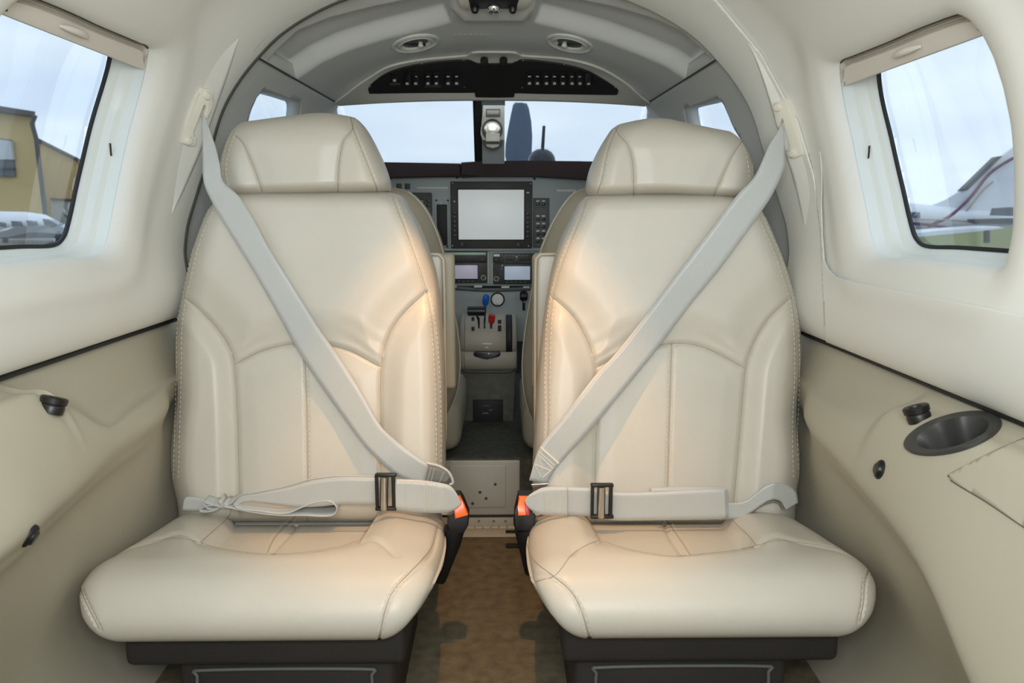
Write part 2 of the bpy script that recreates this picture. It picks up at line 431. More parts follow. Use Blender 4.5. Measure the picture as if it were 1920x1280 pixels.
# cabin ceiling, from one wall top over to the other
us = np.concatenate([np.linspace(-0.7, 0.6, 24)[:-1], np.linspace(0.6, 1.44, 90)[:-1], np.linspace(1.44, SEAM, 64)]); vs_ = np.linspace(S_SPLIT, 1.0, 50)
uv, pl = grid_patch(us, vs_)
VL = wall_pos(-1, uv); WALL.add(VL, pl)
uv2, rib, _ = cut(uv, pl, f_rib); ARCH.append(compact(wall_pos(1, uv2, .005), rib)); uv2, _, pl2 = cut(uv, pl, lambda q: f_rib(q)+14); VR = wall_pos(1, uv2); WALL.add(*compact(VR, pl2))
off = len(VL)
bm = bmesh.new()
vv = [bm.verts.new(tuple(v)) for v in np.vstack([VL, VR])]
for p in pl: bm.faces.new([vv[i] for i in p])
for p in pl2: bm.faces.new([vv[i+off] for i in reversed(p)])
for v in [v for v in bm.verts if not v.link_faces]: bm.verts.remove(v)
bmesh.ops.remove_doubles(bm, verts=bm.verts, dist=1e-4)
bm2 = bmesh.new()
for V_, f_ in ARCH:
    WALL.add(V_, f_); w_ = [bm2.verts.new(tuple(v)) for v in V_]
    for p in f_: bm2.faces.new([w_[i] for i in p])
bmesh.ops.remove_doubles(bm2, verts=bm2.verts, dist=2e-4)
arch = bm_obj('trim_5', bm2, 'liner', None, True, 180); tag(arch, 'cream arch trim carrying the right belt bracket', 'trim', kind='structure'); solid(arch, .004, 1)
ceil = bm_obj('ceiling', bm, 'liner', None, True, 180); tag(ceil, 'cream curved cabin headliner above the seats', 'ceiling', kind='structure')
# facets turned to the rear under the belt brackets
for side in (-1, 1):
    aft, fw_ = (LENS[side][:6], LENS[side][5:][::-1]) if side < 0 else (LENS[side][5:][::-1], LENS[side][:6])
    tip0, tip1 = LENS[side][0], LENS[side][5]
    A_ = cr([tip0]+[p for p in aft if p not in (tip0, tip1)]+[tip1], 50); B_ = cr([tip0]+[p for p in fw_ if p not in (tip0, tip1)]+[tip1], 50)
    ha = np.array([WALL.hit(*p)[0] for p in A_]); hb_ = np.array([WALL.hit(*p)[0] for p in B_])
    w_ = np.sin(np.linspace(0, math.pi, 50))**.7
    rb = CAM+(hb_-CAM)*(1-.011*w_)[:, None]; rows = [ha*(1-k)+rb*k for k in np.linspace(0, 1, 9)]
    rows += [rb*(1-k)+hb_*k+np.array([0, .012, 0])*k for k in (.35, 1.0)]
    V_ = np.vstack(rows); F_ = [(r*50+i, r*50+i+1, (r+1)*50+i+1, (r+1)*50+i) for r in range(len(rows)-1) for i in range(49)]
    o = mesh('bracket_facet', V_, F_, 'liner', wallL if side < 0 else arch, True, face_cam=True); WALL.add(V_, F_)
# rear bulkhead behind the viewer
bk = [(-x, -0.7, z) for x, z in PROF[::10]]+[(x, -0.7, z) for x, z in PROF[::-10]]
bk = [(-.65, -.7, 0)]+bk+[(.65, -.7, 0)]
rear = mesh('wall_back', bk, [list(range(len(bk)))], 'liner', None, False); tag(rear, 'cream rear cabin bulkhead wall', 'wall', kind='structure')

# ---- side windows: stepped reveal, black seal, pane
def contour3(side, grow, depth):
    """window contour offset by grow (m, outward) in the wall, pushed depth metres out of the cabin"""
    W = WINM[side]; c = W.mean(0); e = np.roll(W, -1, 0)-np.roll(W, 1, 0); nrm = np.stack([e[:, 1], -e[:, 0]], 1); nrm /= np.linalg.norm(nrm, axis=1)[:, None]
    if np.mean(np.sum(nrm*(W-c), 1)) < 0: nrm = -nrm
    q = W+nrm*grow; uvq = np.stack([q[:, 0], q[:, 1]/SLEN], 1)
    p = wall_base(side, uvq[:, 0], uvq[:, 1]); n = wall_nrm(side, uvq[:, 1]); p = p+n*min(depth, .021); n[:, 2] *= 0.25
    return p+n*max(0, depth-.021)
def build_window(side, k, label):
    t = thing('window_%d' % k, label, 'window', contour3(side, 0, 0.05).mean(0)-np.array([0, 0, .16])); t['kind'] = 'structure'
    rings = [contour3(side, 0.0005, 0.0205), contour3(side, 0.005, 0.026), contour3(side, 0.004, 0.045), contour3(side, -0.004, 0.052), contour3(side, -0.006, 0.066), contour3(side, -0.014, 0.072), contour3(side, -0.016, 0.082)]
    n = len(WINM[side]); V = np.vstack(rings); Fc = []
    for r in range(len(rings)-1):
        for i in range(n): j = (i+1) % n; Fc.append((r*n+i, r*n+j, (r+1)*n+j, (r+1)*n+i))
    mesh('window_reveal', V, Fc, 'reveal', t, True, angle=40)
    g0 = contour3(side, -0.016, 0.082); g1 = contour3(side, -0.021, 0.083)
    s = strip('window_seal', g0, g1, 'black_rubber', t, 0, 2, True, False); solid(s, 0.005, 0)
    ctr = contour3(side, -0.010, 0.0)
    Wp = np.stack([ctr[:, 1], s_of_z(ctr[:, 2])*SLEN], 1)
    uvw, plw = grid_patch(np.linspace(Wp[:, 0].min()-.01, Wp[:, 0].max()+.01, 24), np.linspace(Wp[:, 1].min()-.01, Wp[:, 1].max()+.01, 24)/SLEN)
    uvw, ng, _ = cut(uvw, plw, lambda q: sdf(q[:, 0], q[:, 1]*SLEN, Wp))
    pw = wall_base(side, uvw[:, 0], uvw[:, 1]); nw = wall_nrm(side, uvw[:, 1]); pw = pw+nw*.021; nw[:, 2] *= 0.25
    Vw, fw = compact(pw+nw*0.065, ng); solid(mesh('window_pane', Vw, fw, 'pane', t), 0.004, 0)
    # a short vertical vent slit in the forward reveal
    a = contour3(side, 0.0035, 0.047)
    k0 = int(np.argmin(np.abs(a[:, 2]-0.925)+10*(a[:, 1] < 1.2)))
    cc = a[k0]; tube('vent_slit', [cc+np.array([0, -.004, -.011]), cc+np.array([0, -.004, .011])], 0.0016, 'black_rubber', t, 6)
    return t
winL = build_window(-1, 1, 'left cabin window looking out to the tan hangar')
winR = build_window(1, 2, 'right cabin window looking out to the striped tail')
def window_shade(side, label):
    """pull-down shade parked at the top of the opening, pleats above it"""
    WN = WIN[side]; ys = np.linspace(WN[:, 0].min()-0.0, WN[:, 0].max()+0.0, 40)
    top = []; 
    for y in ys:                                   # highest s of the contour at this Y
        c = WN; ok = [(c[i, 1]+(y-c[i, 0])/(c[(i+1) % len(c), 0]-c[i, 0])*(c[(i+1) % len(c), 1]-c[i, 1])) for i in range(len(c)) if (c[i, 0]-y)*(c[(i+1) % len(c), 0]-y) <= 0 and abs(c[(i+1) % len(c), 0]-c[i, 0]) > 1e-9]
        top.append(max(ok) if ok else np.nan)
    top = np.array(top); top[np.isnan(top)] = np.nanmin(top); top = np.maximum(top, top.max()-.020/SLEN)
    def row(ds, depth): 
        s_ = top-ds/SLEN
        if ds > 0.024: s_ = np.full_like(top, np.nanmax(top)-ds/SLEN)
        p = wall_base(side, ys, s_); n = wall_nrm(side, s_); p = p+n*min(depth, .021); n[:, 2] *= 0.3; return p+n*max(0, depth-.021)
    t = thing('window_shade', label, 'window shade', row(0.05, 0.03).mean(0)-np.array([0, 0, .02]), 'pull-down window shades')
    sh = [row(0.009, 0.030), row(0.0115, 0.0245), row(0.020, 0.0225), row(0.034, 0.0225), row(0.038, 0.0245), row(0.038, 0.032)]
    V = np.vstack(sh); n = len(ys); Fc = [(r*n+i, r*n+i+1, (r+1)*n+i+1, (r+1)*n+i) for r in range(len(sh)-1) for i in range(n-1)]
    mesh('shade_panel', V, Fc, 'shade', t, True, angle=50)
    rows = [row(-0.003, 0.018), row(-0.002, 0.0235)]+[row(0.0005+0.0018*k, 0.0265+(0.0035 if k % 2 else 0.0)) for k in range(7)]
    V = np.vstack(rows); Fc = [(r*n+i, r*n+i+1, (r+1)*n+i+1, (r+1)*n+i) for r in range(len(rows)-1) for i in range(n-1)]
    mesh('pleated_fabric', V, Fc, 'pleat', t, False)
    tk = [p for p in row(0.0005, 0.0225)][3:-3]; tube('shade_track', tk, 0.0018, 'gasket', t, 8)
    hy = 1.20 if side > 0 else 1.235
    k = int(np.argmin(abs(ys-hy))); a = row(0.026, 0.0205); ks = range(max(0, k-3), min(n, k+4))
    pts = [a[i]+np.array([-side*0.007*math.sin(math.pi*(j+0.6)/(len(ks)+0.2)), 0, 0]) for j, i in enumerate(ks)]
    pts = cr(pts, 14); rad = [0.0055*math.sqrt(max(0.15, math.sin(math.pi*(i+.7)/14.6))) for i in range(14)]
    tube('pull_handle', pts, rad, 'shade', t, 10)
window_shade(-1, 'beige pleated shade raised at the top of the left window')
window_shade(1, 'beige pleated shade raised at the top of the right window')

# ---- dark gasket along the seam between cabin and cockpit
for side, k, lab in ((-1, 1, 'dark gasket seam along the left cabin arch'), (1, 2, 'dark gasket seam along the right cabin arch')):
    s_ = np.linspace(0.02, 1.0, 90); p = wall_pos(side, np.stack([np.full_like(s_, SEAM-0.002), s_], 1)); p[:, 1] += 0.003
    tag(tube('trim_%d' % k, p, 0.0045, 'gasket', None, 8), lab, 'trim', kind='structure')

# ================================================================ COCKPIT SHELL
EX0 = float(np.interp(1.127, PROFN[60:, 1], PROFN[60:, 0]))
def edge_x(Y): return np.interp(Y, [1.70, 2.42, 2.8], [EX0, .447, .40])
ZC = itps([(1.66, 1.287), (1.70, 1.285), (1.80, 1.272), (1.90, 1.262), (2.0, 1.254), (2.12, 1.241), (2.24, 1.236), (2.29, 1.222), (2.35, 1.188), (2.42, 1.142)])
ZE = 1.127
HTRAY = {-1: [(503, 118), (522, 96), (560, 60), (620, 36), (700, 16), (770, 2), (838, -8), (843, 40), (790, 54), (720, 71), (650, 93), (600, 116), (550, 150)],
         1: [(1336, 122), (1318, 100), (1280, 64), (1225, 38), (1150, 16), (1080, 2), (1008, -8), (1004, 40), (1060, 54), (1130, 74), (1195, 98), (1250, 122), (1295, 152)]}
def head_base(uv):
    ph, Y = uv[:, 0], uv[:, 1]
    zc = ZC(Y); x = edge_x(Y)*ph; z = ZE+(zc-ZE)*(1-np.abs(ph)**2.25)
    zl = np.interp(-np.abs(x)/edge_x(Y)*EX0, -PROFN[:, 0], PROFN[:, 1])+0.005      # the cabin arch at the seam
    k = ss(1.92, 1.70, Y); return np.stack([x, Y, z*(1-k)+zl*k], -1)
def head_pos(uv, dn=0.0):
    p = head_base(uv); px, py = proj(p)
    e = 1e-3
    du = head_base(uv+np.array([e, 0]))-p; dv = head_base(uv+np.array([0, e]))-p
    n = np.cross(du, dv); n /= np.linalg.norm(n, axis=1)[:, None]; n *= np.where(n[:, 2] < 0, -1, 1)[:, None]      # up, out of the cockpit
    o_ = np.zeros(len(p))
    for s in (-1, 1): o_ += 0.034*ss(4, -9, sdf(px, py, HTRAY[s]))
    con = [(838, -60), (846, 8), (868, 31), (985, 31), (1004, 8), (1012, -60)]
    o_ -= 0.018*ss(8, -8, sdf(px, py, con))
    return p+n*(o_-dn)[:, None]
us = np.linspace(-1, 1, 220); vs_ = np.linspace(1.67, 2.42, 140)
uvh, plh = grid_patch(us, vs_); HV = head_pos(uvh)
HEAD = Surf(); HEAD.add(HV, plh)
hl = mesh('ceiling_cockpit', HV, plh, 'liner_grey'); tag(hl, 'grey moulded cockpit headliner with two recessed trays', 'ceiling', kind='structure')
# cockpit side walls with their small windows
CW_PX = {-1: [(462, 232), (468, 208), (478, 186), (488, 170), (520, 176), (552, 186), (562, 192), (561, 215), (556, 262), (548, 300), (470, 310), (450, 270)],
         1: [(1378, 240), (1366, 212), (1350, 184), (1320, 192), (1288, 200), (1284, 206), (1290, 235), (1300, 270), (1310, 310), (1395, 320), (1400, 280)]}
CWO = itp([(0.0, .12), (.15, .14), (.45, .148)]+[(float(z), float(x)-EX0+.006) for x, z in PROFN[20:260:4] if z < 1.12]+[(1.127, 0.0), (1.2, -.004)])
def cock_pos(side, uv):
    Y, z = uv[:, 0], uv[:, 1]
    return np.stack([side*(edge_x(Y)+CWO(z)+0.004), Y, z], -1)
COCK = Surf()
for side in (-1, 1):
    raw = Surf(); uv, pl = grid_patch(np.linspace(1.6, 2.8, 40), np.linspace(0, ZE, 60)); raw.add(cock_pos(side, uv), pl)
    w = np.array([raw.hit(*p)[0] for p in CW_PX[side]])
    c = cr(np.stack([w[:, 1], w[:, 2]], 1), 80, closed=True)
    uv, pl = grid_patch(np.linspace(1.6, 2.85, 90), np.linspace(0, ZE+.03, 94))
    uv, neg, pos = cut(uv, pl, lambda q: sdf(q[:, 0], q[:, 1], c))
    uv, keep, _ = cut(uv, pos, lambda q: q[:, 0]-(2.425+(ZE-q[:, 1])*3.2))
    uv, _, keep = cut(uv, keep, lambda q: q[:, 0]-(SEAMZ(q[:, 1])-.003))
    V, fc = compact(cock_pos(side, uv), keep); COCK.add(V, fc)
    o = mesh('wall_cockpit_left' if side < 0 else 'wall_cockpit_right', V, fc, 'liner_grey')
    tag(o, 'grey cockpit side wall and pillar on the %s' % ('left' if side < 0 else 'right'), 'wall', kind='structure'); solid(o, 0.006, 0)
    A = cock_pos(side, c); B = A+np.array([side*0.035, 0, 0.0])
    t = thing('window_%d' % (3 if side < 0 else 4), 'small %s cockpit side window behind the headrest' % ('left' if side < 0 else 'right'), 'window', A.mean(0)); t['kind'] = 'structure'
    strip('window_reveal', A, B, 'reveal', t, 0.003, 2, True)
    n = len(A); V = np.vstack([B, B+np.array([side*.005, 0, 0])]); Fc = [tuple(range(n)), tuple(range(n, 2*n))]+[(i, (i+1) % n, n+(i+1) % n, n+i) for i in range(n)]
    mesh('window_pane', V, Fc, 'pane', t, False)
    # dark seam between headliner and side wall
    yy = np.linspace(1.71, 2.42, 30); pts = np.stack([side*(edge_x(yy)+0.001), yy, np.full_like(yy, ZE-0.001)], 1)
    tag(tube('trim_%d' % (3 if side < 0 else 4), pts, 0.0022, 'gasket', None, 6), 'thin dark seam under the %s edge of the cockpit headliner' % ('left' if side < 0 else 'right'), 'trim', kind='structure')

# ---- windshield: two panes, frame edges and centre post
for side, k, xa, xb in ((-1, 5, 612, 897), (1, 6, 940, 1236)):
    lo0, lo1 = P(xa, 318, 3.05), P(xb, 318, 3.05); hi0, hi1 = P(xa, 172, 2.46), P(xb, 172, 2.46)
    t = thing('window_%d' % k, '%s windshield pane above the dark glareshield' % ('left' if side < 0 else 'right'), 'window', (lo0+lo1)/2); t['kind'] = 'structure'
    V = [lo0, lo1, hi1, hi0]; V += [v+np.array([0, .008, .003]) for v in V]
    mesh('window_pane', V, [(0, 1, 2, 3), (4, 5, 6, 7), (0, 1, 5, 4), (1, 2, 6, 5), (2, 3, 7, 6), (3, 0, 4, 7)], 'pane', t, False)
    e = [(lo1, hi1)] if side < 0 else [(lo0, hi0)]
    if side < 0:
        a, b = P(893, 320, 2.9), P(889, 172, 2.46)
        tube('window_seal', [a, b], 0.005, 'black_rubber', t, 8)
    tp = cr([P(x, y, 2.445) for x, y in (((655, 189), (720, 180), (800, 179), (890, 183)) if side < 0 else ((960, 184), (1060, 178), (1120, 179), (1178, 186)))], 20)
    tube('wiper_seal', tp, [0.0035*math.sin(math.pi*(i+.5)/20)+.0008 for i in range(20)], 'dome_black', t, 8)
post = thing('windshield_post', 'grey windshield centre post carrying the compass', 'post', P(922, 305, 2.62))
def slab(name, pts_lo, Y0, Y1, d, material, parent, bev=0.003):
    """plate whose outline is traced in the photo, leaning from Y0 (bottom) to Y1 (top)"""
    ys = [p[1] for p in pts_lo]; a, b = min(ys), max(ys)
    hs = [P(p[0], p[1], Y1+(Y0-Y1)*(p[1]-a)/(b-a)) for p in pts_lo]; n = len(hs)
    bm = bmesh.new(); f = [bm.verts.new(tuple(h)) for h in hs]; k = [bm.verts.new(tuple(h+np.array([0, d, 0]))) for h in hs]
    tp_ = bm.faces.new(f); bm.faces.new(k)
    for i in range(n): bm.faces.new((f[i], f[(i+1) % n], k[(i+1) % n], k[i]))
    if bev: bmesh.ops.bevel(bm, geom=list(tp_.edges), offset=bev, segments=2, affect='EDGES', profile=0.5, clamp_overlap=True)
    return bm_obj(name, bm, material, parent)
slab('post_column', [(904, 178), (946, 178), (946, 310), (904, 310)], 2.66, 2.46, 0.03, 'dash_grey', post)
slab('seal_strip', [(891, 178), (904, 178), (904, 310), (894, 310)], 2.67, 2.47, 0.02, 'black_matte', post, 0.001)
slab('upper_cap', [(903, 180), (947, 180), (947, 197), (903, 197)], 2.47, 2.455, 0.02, 'dash_dark', post, 0.002)
cmp_ = thing('compass', 'round magnetic compass with white card on the windshield post', 'compass', P(924, 270, 2.52))
slab('compass_housing', [(905, 197), (946, 197), (946, 258), (942, 268), (934, 275), (924, 278), (913, 275), (906, 267), (901, 250), (902, 238), (905, 228)], 2.50, 2.465, 0.035, 'rim_white', cmp_, 0.003)
ch = P(923, 243, 2.478); nrm = Vector(CAM-ch).normalized()
lathe('compass_ring', ch, nrm, [(.0305, -.004), (.0315, .006), (.028, .010), (.0265, .002), (0.0, .0015)], 'dash_dark', cmp_, 32)
lathe('compass_bowl', ch, nrm, [(.0255, .002), (.0255, .006), (.018, .0075), (0.0, .008)], 'chrome', cmp_, 32)
slab('compass_card', [(911, 250), (937, 250), (937, 265), (911, 265)], 2.463, 2.463, 0.012, 'white_plastic', cmp_, 0.003)
slab('lower_rim', [(903, 262), (944, 262), (941, 272), (932, 279), (923, 281), (913, 278), (906, 271)], 2.505, 2.49, 0.02, 'dash_dark', cmp_, 0.002)
slab('correction_placard', [(911, 204), (938, 204), (938, 219), (911, 219)], 2.462, 2.455, 0.008, 'mark_grey', cmp_, 0.001)
slab('placard_lens', [(913, 207), (936, 207), (936, 214), (913, 214)], 2.4585, 2.4535, 0.004, 'mark_white', cmp_, 0.0005)

# ---- white rim and black switch plates of the overhead panel
ohp = thing('overhead_switch_panel', 'black overhead switch panel with white rim above the windshield', 'switch panel', P(925, 186, 2.42))
def head_patch(name, poly, dn, thick, material, parent, res=(200, 60)):
    pl_ = cr(poly, 120, closed=True)
    uvx, plx = grid_patch(np.linspace(-1, 1, res[0]), np.linspace(2.15, 2.42, res[1]))
    def f(q):
        px, py = proj(head_base(q)); return sdf(px, py, pl_)
    uvx, neg, pos = cut(uvx, plx, f)
    V, fc = compact(head_pos(uvx, dn), neg)
    o = mesh(name, V, fc, material, parent); 
    return solid(o, thick, 0)
head_patch('panel_rim', [(628, 200), (650, 172), (690, 143), (730, 121), (790, 108.5), (872, 101), (886, 95), (925, 94), (966, 95), (980, 101), (1060, 107), (1120, 122), (1168, 148), (1200, 175), (1222, 205), (1100, 215), (925, 215), (750, 215)], 0.004, 0.006, 'rim_white', ohp)
head_patch('switch_plate', [(689, 164), (692, 156), (706, 143), (727, 130), (760, 119), (800, 112), (845, 107.5), (878, 107), (887, 111), (893, 116), (893, 165), (884, 168), (800, 168), (700, 168.5), (692, 168)], 0.009, 0.005, 'black_matte', ohp)
head_patch('switch_plate', [(962, 116), (969, 111), (978, 106.5), (1010, 108), (1060, 115), (1100, 126), (1135, 145), (1154, 158), (1161, 165), (1158, 170), (1150, 171), (1060, 170.5), (974, 169), (962, 165)], 0.009, 0.005, 'black_matte', ohp)
head_patch('centre_cover', [(891, 115), (900, 114), (955, 114), (964, 115), (965, 150), (964, 174), (957, 177), (898, 177), (891, 174), (890, 150)], 0.008, 0.006, 'black_matte', ohp)
ohS = Surf(); ohS.add(head_pos(uvh, 0.0115), plh)
def sw(x, y, w=11, h=23, marks=((0, -6), (0, 7)), col='mark_white'):
    b = surf_poly('rocker_switch', ohS, [(x-w/2, y-h/2), (x+w/2, y-h/2), (x+w/2, y+h/2), (x-w/2, y+h/2)], -0.001, 0.004, 'black_plastic', ohp, 0.0012)
    for i, (dx, dy) in enumerate(marks):
        hh = 1.1 if dy < 0 else 2.1
        surf_poly('switch_lettering', ohS, [(x+dx-2.7, y+dy-hh), (x+dx+2.7, y+dy-hh), (x+dx+2.7, y+dy+hh), (x+dx-2.7, y+dy+hh)], 0.004, 0.0048, col, b)
sw(739, 147, 12, 12, ((0, 1),))
for x in (763, 779, 802, 818, 840, 856): sw(x, 147)
for x in (993, 1008, 1025, 1040, 1056, 1073, 1088, 1104): sw(x, 147)
for x0, x1, y in ((730, 750, 154.5), (796, 827, 158.5)):
    surf_poly('guard_bar', ohS, [(x0, y-1), (x1, y-1), (x1, y+1), (x0, y+1)], 0.003, 0.008, 'anthracite', ohp)
for x, y in ((694, 162), (791, 119.5), (869, 113.5), (871, 163), (979, 164), (1058, 121), (981, 113.5), (1154, 164)):
    h, n = ohS.hit(x, y); lathe('screw', h, n, [(.0026, -.001), (.0026, .001), (.0012, .0018), (0, .0018)], 'steel', ohp, 10)
for x in (908, 944):
    h, n = ohS.hit(x, 112); d = Vector(n)+Vector((0, -1.4, 0.1))
    lathe('dimmer_knob', h, d, [(.0105, -.004), (.0105, .016), (.0085, .020), (0, .0205)], 'black_plastic', ohp, 20)
# ---- headliner vents, speaker slots, overhead lamp console
for x, lab in ((779, 'oval air outlet in the headliner left of the speaker slots'), (1068, 'oval air outlet in the headliner on the right')):
    h, n = HEAD.hit(x, 80); t = thing('air_outlet', lab, 'air vent', h, 'headliner air outlets'); u = (1, 0, 0)
    lathe('outer_ring', h, n, [(.060, -.002), (.060, .004), (.055, .006), (.050, .003), (.049, -.002)], 'liner_grey', t, 40, u)
    lathe('inner_ring', h, n, [(.045, -.002), (.045, .003), (.041, .006), (.036, .003), (.035, -.006)], 'rim_white', t, 40, u)
    lathe('vent_disc', h, n, [(.036, -.002), (.030, .001), (0, .002)], 'dash_dark', t, 32, u)
    nv = Vector(n); hv = Vector(h)
    bm = bmesh.new(); sg = 1 if x < 900 else -1
    pts = [hv+nv*.003+Vector((-.028*1, -.006, 0)), hv+nv*.003+Vector((.024, -.008, 0)), hv+nv*.003+Vector((.024, .008, 0)), hv+nv*.003+Vector((-.028, .004, 0))]
    a = [bm.verts.new(p) for p in pts]; b_ = [bm.verts.new(p+nv*.004) for p in pts]; bm.faces.new(a); bm.faces.new(b_)
    for i in range(4): bm.faces.new((a[i], a[(i+1) % 4], b_[(i+1) % 4], b_[i]))
    bm_obj('vent_flap', bm, 'dome_black', t, False)
    c = hv+Vector((sg*.012, 0, 0))
    lathe('vent_tab', c, nv+Vector((0, -.5, 0)), [(.006, .002), (.007, .010), (.002, .014), (0, .014)], 'white_plastic', t, 12)
t = thing('speaker_grille', 'row of small slots in the headliner between the air outlets', 'speaker', HEAD.hit(886, 72)[0])
for k in range(12):
    x = 853+k*6.1
    surf_poly('grille_slot', HEAD, [(x-1.0, 64), (x+1.0, 64), (x+1.4, 80), (x-0.6, 80)], 0.0004, 0.0014, 'rim_white', t)
con = thing('overhead_console', 'white overhead console with small chrome lamps at the top', 'console', P(926, 20, 1.86))
CONS = Surf(); CONS.add(HV, plh)
surf_poly('console_rim', CONS, [(856, -14), (861, 2), (874, 11), (980, 11), (994, 2), (999, -14)], 0.0, 0.012, 'rim_white', con, 0.006)
surf_poly('console_plate', CONS, [(878, -16), (882, 3), (968, 3), (974, -16)], 0.012, 0.016, 'black_plastic', con, 0.002)
for x, r, m in ((890, .009, 'black_plastic'), (926, .016, 'chrome'), (962, .009, 'black_plastic')):
    h, n = CONS.hit(x, 1); lathe('lamp' if r > .01 else 'lamp_switch', h+n*0.014, n, [(r, 0), (r, .006), (r*.7, .012), (0, .014)], m, con, 20)

fw = box('wall_front', (-.62, 3.2, -.03), (.62, 3.22, 1.0), 'bezel', None, 0); tag(fw, 'dark firewall ahead of the instrument panel', 'wall', kind='structure')

# ================================================================ FLOOR AND LOWER SIDE PANELS
fl = box('floor', (-.66, -.7, -.03), (.66, 2.02, 0.0), 'carpet', None, 0); tag(fl, 'olive brown carpeted cabin floor in the aisle', 'floor', kind='structure')
cf = box('floor_cockpit', (-.62, 2.0, -.03), (.62, 3.2, 0.165), 'carpet_grey', None, 0); tag(cf, 'dark raised cockpit floor behind the spar step', 'floor', kind='structure')
sp = box('floor_spar_step', (-.62, 1.985, -.02), (.62, 2.22, .186), 'carpet_grey', None, 0.012, 3); tag(sp, 'carpeted spar step across the end of the aisle', 'step', kind='structure')


RIDGE = {-1: [(-.7, .49, .475), (.4, .49, .475), (.8, .50, .475), (.96, .52, .474), (1.15, .548, .472), (1.33, .567, .466), (1.45, .592, .460), (1.53, .618, .458), (1.72, .640, .45)],
         1: [(-.7, .48, .26), (.4, .485, .28), (.6, .49, .32), (.73, .50, .355), (.91, .52, .424), (1.2, .55, .444), (1.34, .568, .442), (1.45, .592, .440), (1.53, .618, .438), (1.72, .640, .43)]}
SHOULD = {-1: [(-.7, .578, .582), (.9, .580, .582), (1.03, .580, .574), (1.09, .577, .553), (1.14, .572, .520), (1.19, .580, .503), (1.3, .604, .502), (1.45, .622, .5), (1.72, .642, .495)],
          1: [(-.7, .572, .555), (.9, .574, .550), (1.15, .585, .520), (1.4, .616, .497), (1.72, .642, .49)]}
def low_pos(side, uv):
    Y = uv[:, 0]; t = uv[:, 1]
    R = np.array(RIDGE[side]); H = np.array(SHOULD[side])
    rx = itps(R[:, [0, 1]])(Y); rz = itps(R[:, [0, 2]])(Y); hx = itps(H[:, [0, 1]])(Y); hz = itps(H[:, [0, 2]])(Y)
    low = itps([(-.7, .56), (.5, .56), (.8, .585), (1.02, .622), (1.3, .636), (1.8, .638)])(Y)
    dz = .040 if side < 0 else .018
    k = [(np.full_like(Y, .664), np.full_like(Y, .585+dz)), (np.full_like(Y, .656), np.full_like(Y, .556+dz)), ((hx+.650)/2+.004, (hz+.556+dz)/2-.004), (hx, hz),
         ((hx+rx)/2-.006, (hz+rz)/2+.008), (rx, rz), (rx+.014, rz-.035), (rx+.5*(low-rx), rz-.09), (low, rz*0.45), (low-.01, .09*np.ones_like(Y)), (low-.05, np.full_like(Y, .0))]
    K = np.stack([np.stack(q, -1) for q in k], 0)                 # knots x N x 2
    u = t*(len(k)-1); i = np.clip(u.astype(int), 0, len(k)-2); f = (u-i)[:, None]
    ar = np.arange(len(Y))
    p1 = K[i, ar]; p2 = K[i+1, ar]; p0 = np.where((i > 0)[:, None], K[np.maximum(i-1, 0), ar], 2*p1-p2); p3 = np.where((i < len(k)-2)[:, None], K[np.minimum(i+2, len(k)-1), ar], 2*p2-p1)
    q = 0.5*((2*p1)+(-p0+p2)*f+(2*p0-5*p1+4*p2-p3)*f*f+(-p0+3*p1-3*p2+p3)*f**3)
    return np.stack([side*q[:, 0], Y, q[:, 1]], -1)
LOW = {}
_ca, _sa = math.cos(math.radians(-14.5)), math.sin(math.radians(-14.5))
CUP = lambda px, py: np.hypot(((px-1788)*_ca+(py-814)*_sa)/86, (-(px-1788)*_sa+(py-814)*_ca)/32)-1.0
LID = cr([(1778, 893), (1800, 880), (1860, 850), (1925, 822), (2020, 790), (2140, 780), (2140, 1110), (2020, 1052), (1925, 990), (1850, 940), (1795, 907)], 120, closed=True)
for side in (-1, 1):
    us = np.concatenate([np.linspace(-.7, .55, 20)[:-1], np.linspace(.55, 1.70, 150)]); vs_ = np.linspace(0, 1, 110)
    uv, pl = grid_patch(us, vs_)
    t = thing('side_panel', 'beige moulded lower side panel with armrest ledge beside the %s seat' % ('left' if side < 0 else 'right'), 'side panel', (side*.59, 1.1, 0))
    V0 = low_pos(side, uv); S = Surf(); S.add(V0, pl); LOW[side] = (t, S)
    if side > 0:
        def fcup(q):
            p = low_pos(1, q); px, py = proj(p); return np.where(p[:, 1] > .5, CUP(px, py), 1.0)
        uv, _, pl = cut(uv, pl, fcup)
        def flid(q):
            p = low_pos(1, q); px, py = proj(p); return np.where((p[:, 1] > .45) & (q[:, 1] < .75), sdf(px, py, LID), 100.0)
        uv, lid, pl = cut(uv, pl, flid)
        W = low_pos(1, uv)
        V, fc = compact(W, lid); o = mesh('armrest_lid', V, fc, 'side_panel', t); solid(o, 0.005, 0)
        Vl = V
        # dark joint around the lid
        jp = [S.hit(*p) for p in LID]; jp = [h-n*0.0002 for h, n in jp if h is not None]
        tube('lid_joint', jp, 0.0016, 'gasket', t, 6)
        V, fc = compact(W, pl)
    else:
        V, fc = compact(V0, pl)
    mesh('panel_shell', V, fc, 'side_panel', t)
for side, k in ((-1, 6), (1, 7)):
    pts = [(side*(.6445 if side < 0 else .642), y, .5575+(.041 if side < 0 else .014)) for y in np.linspace(-.6, 1.64, 40)]
    tag(tube('trim_%d' % k, pts, .0040, 'black_rubber', None, 8), 'dark gap strip under the %s window bolster' % ('left' if side < 0 else 'right'), 'trim', kind='structure')
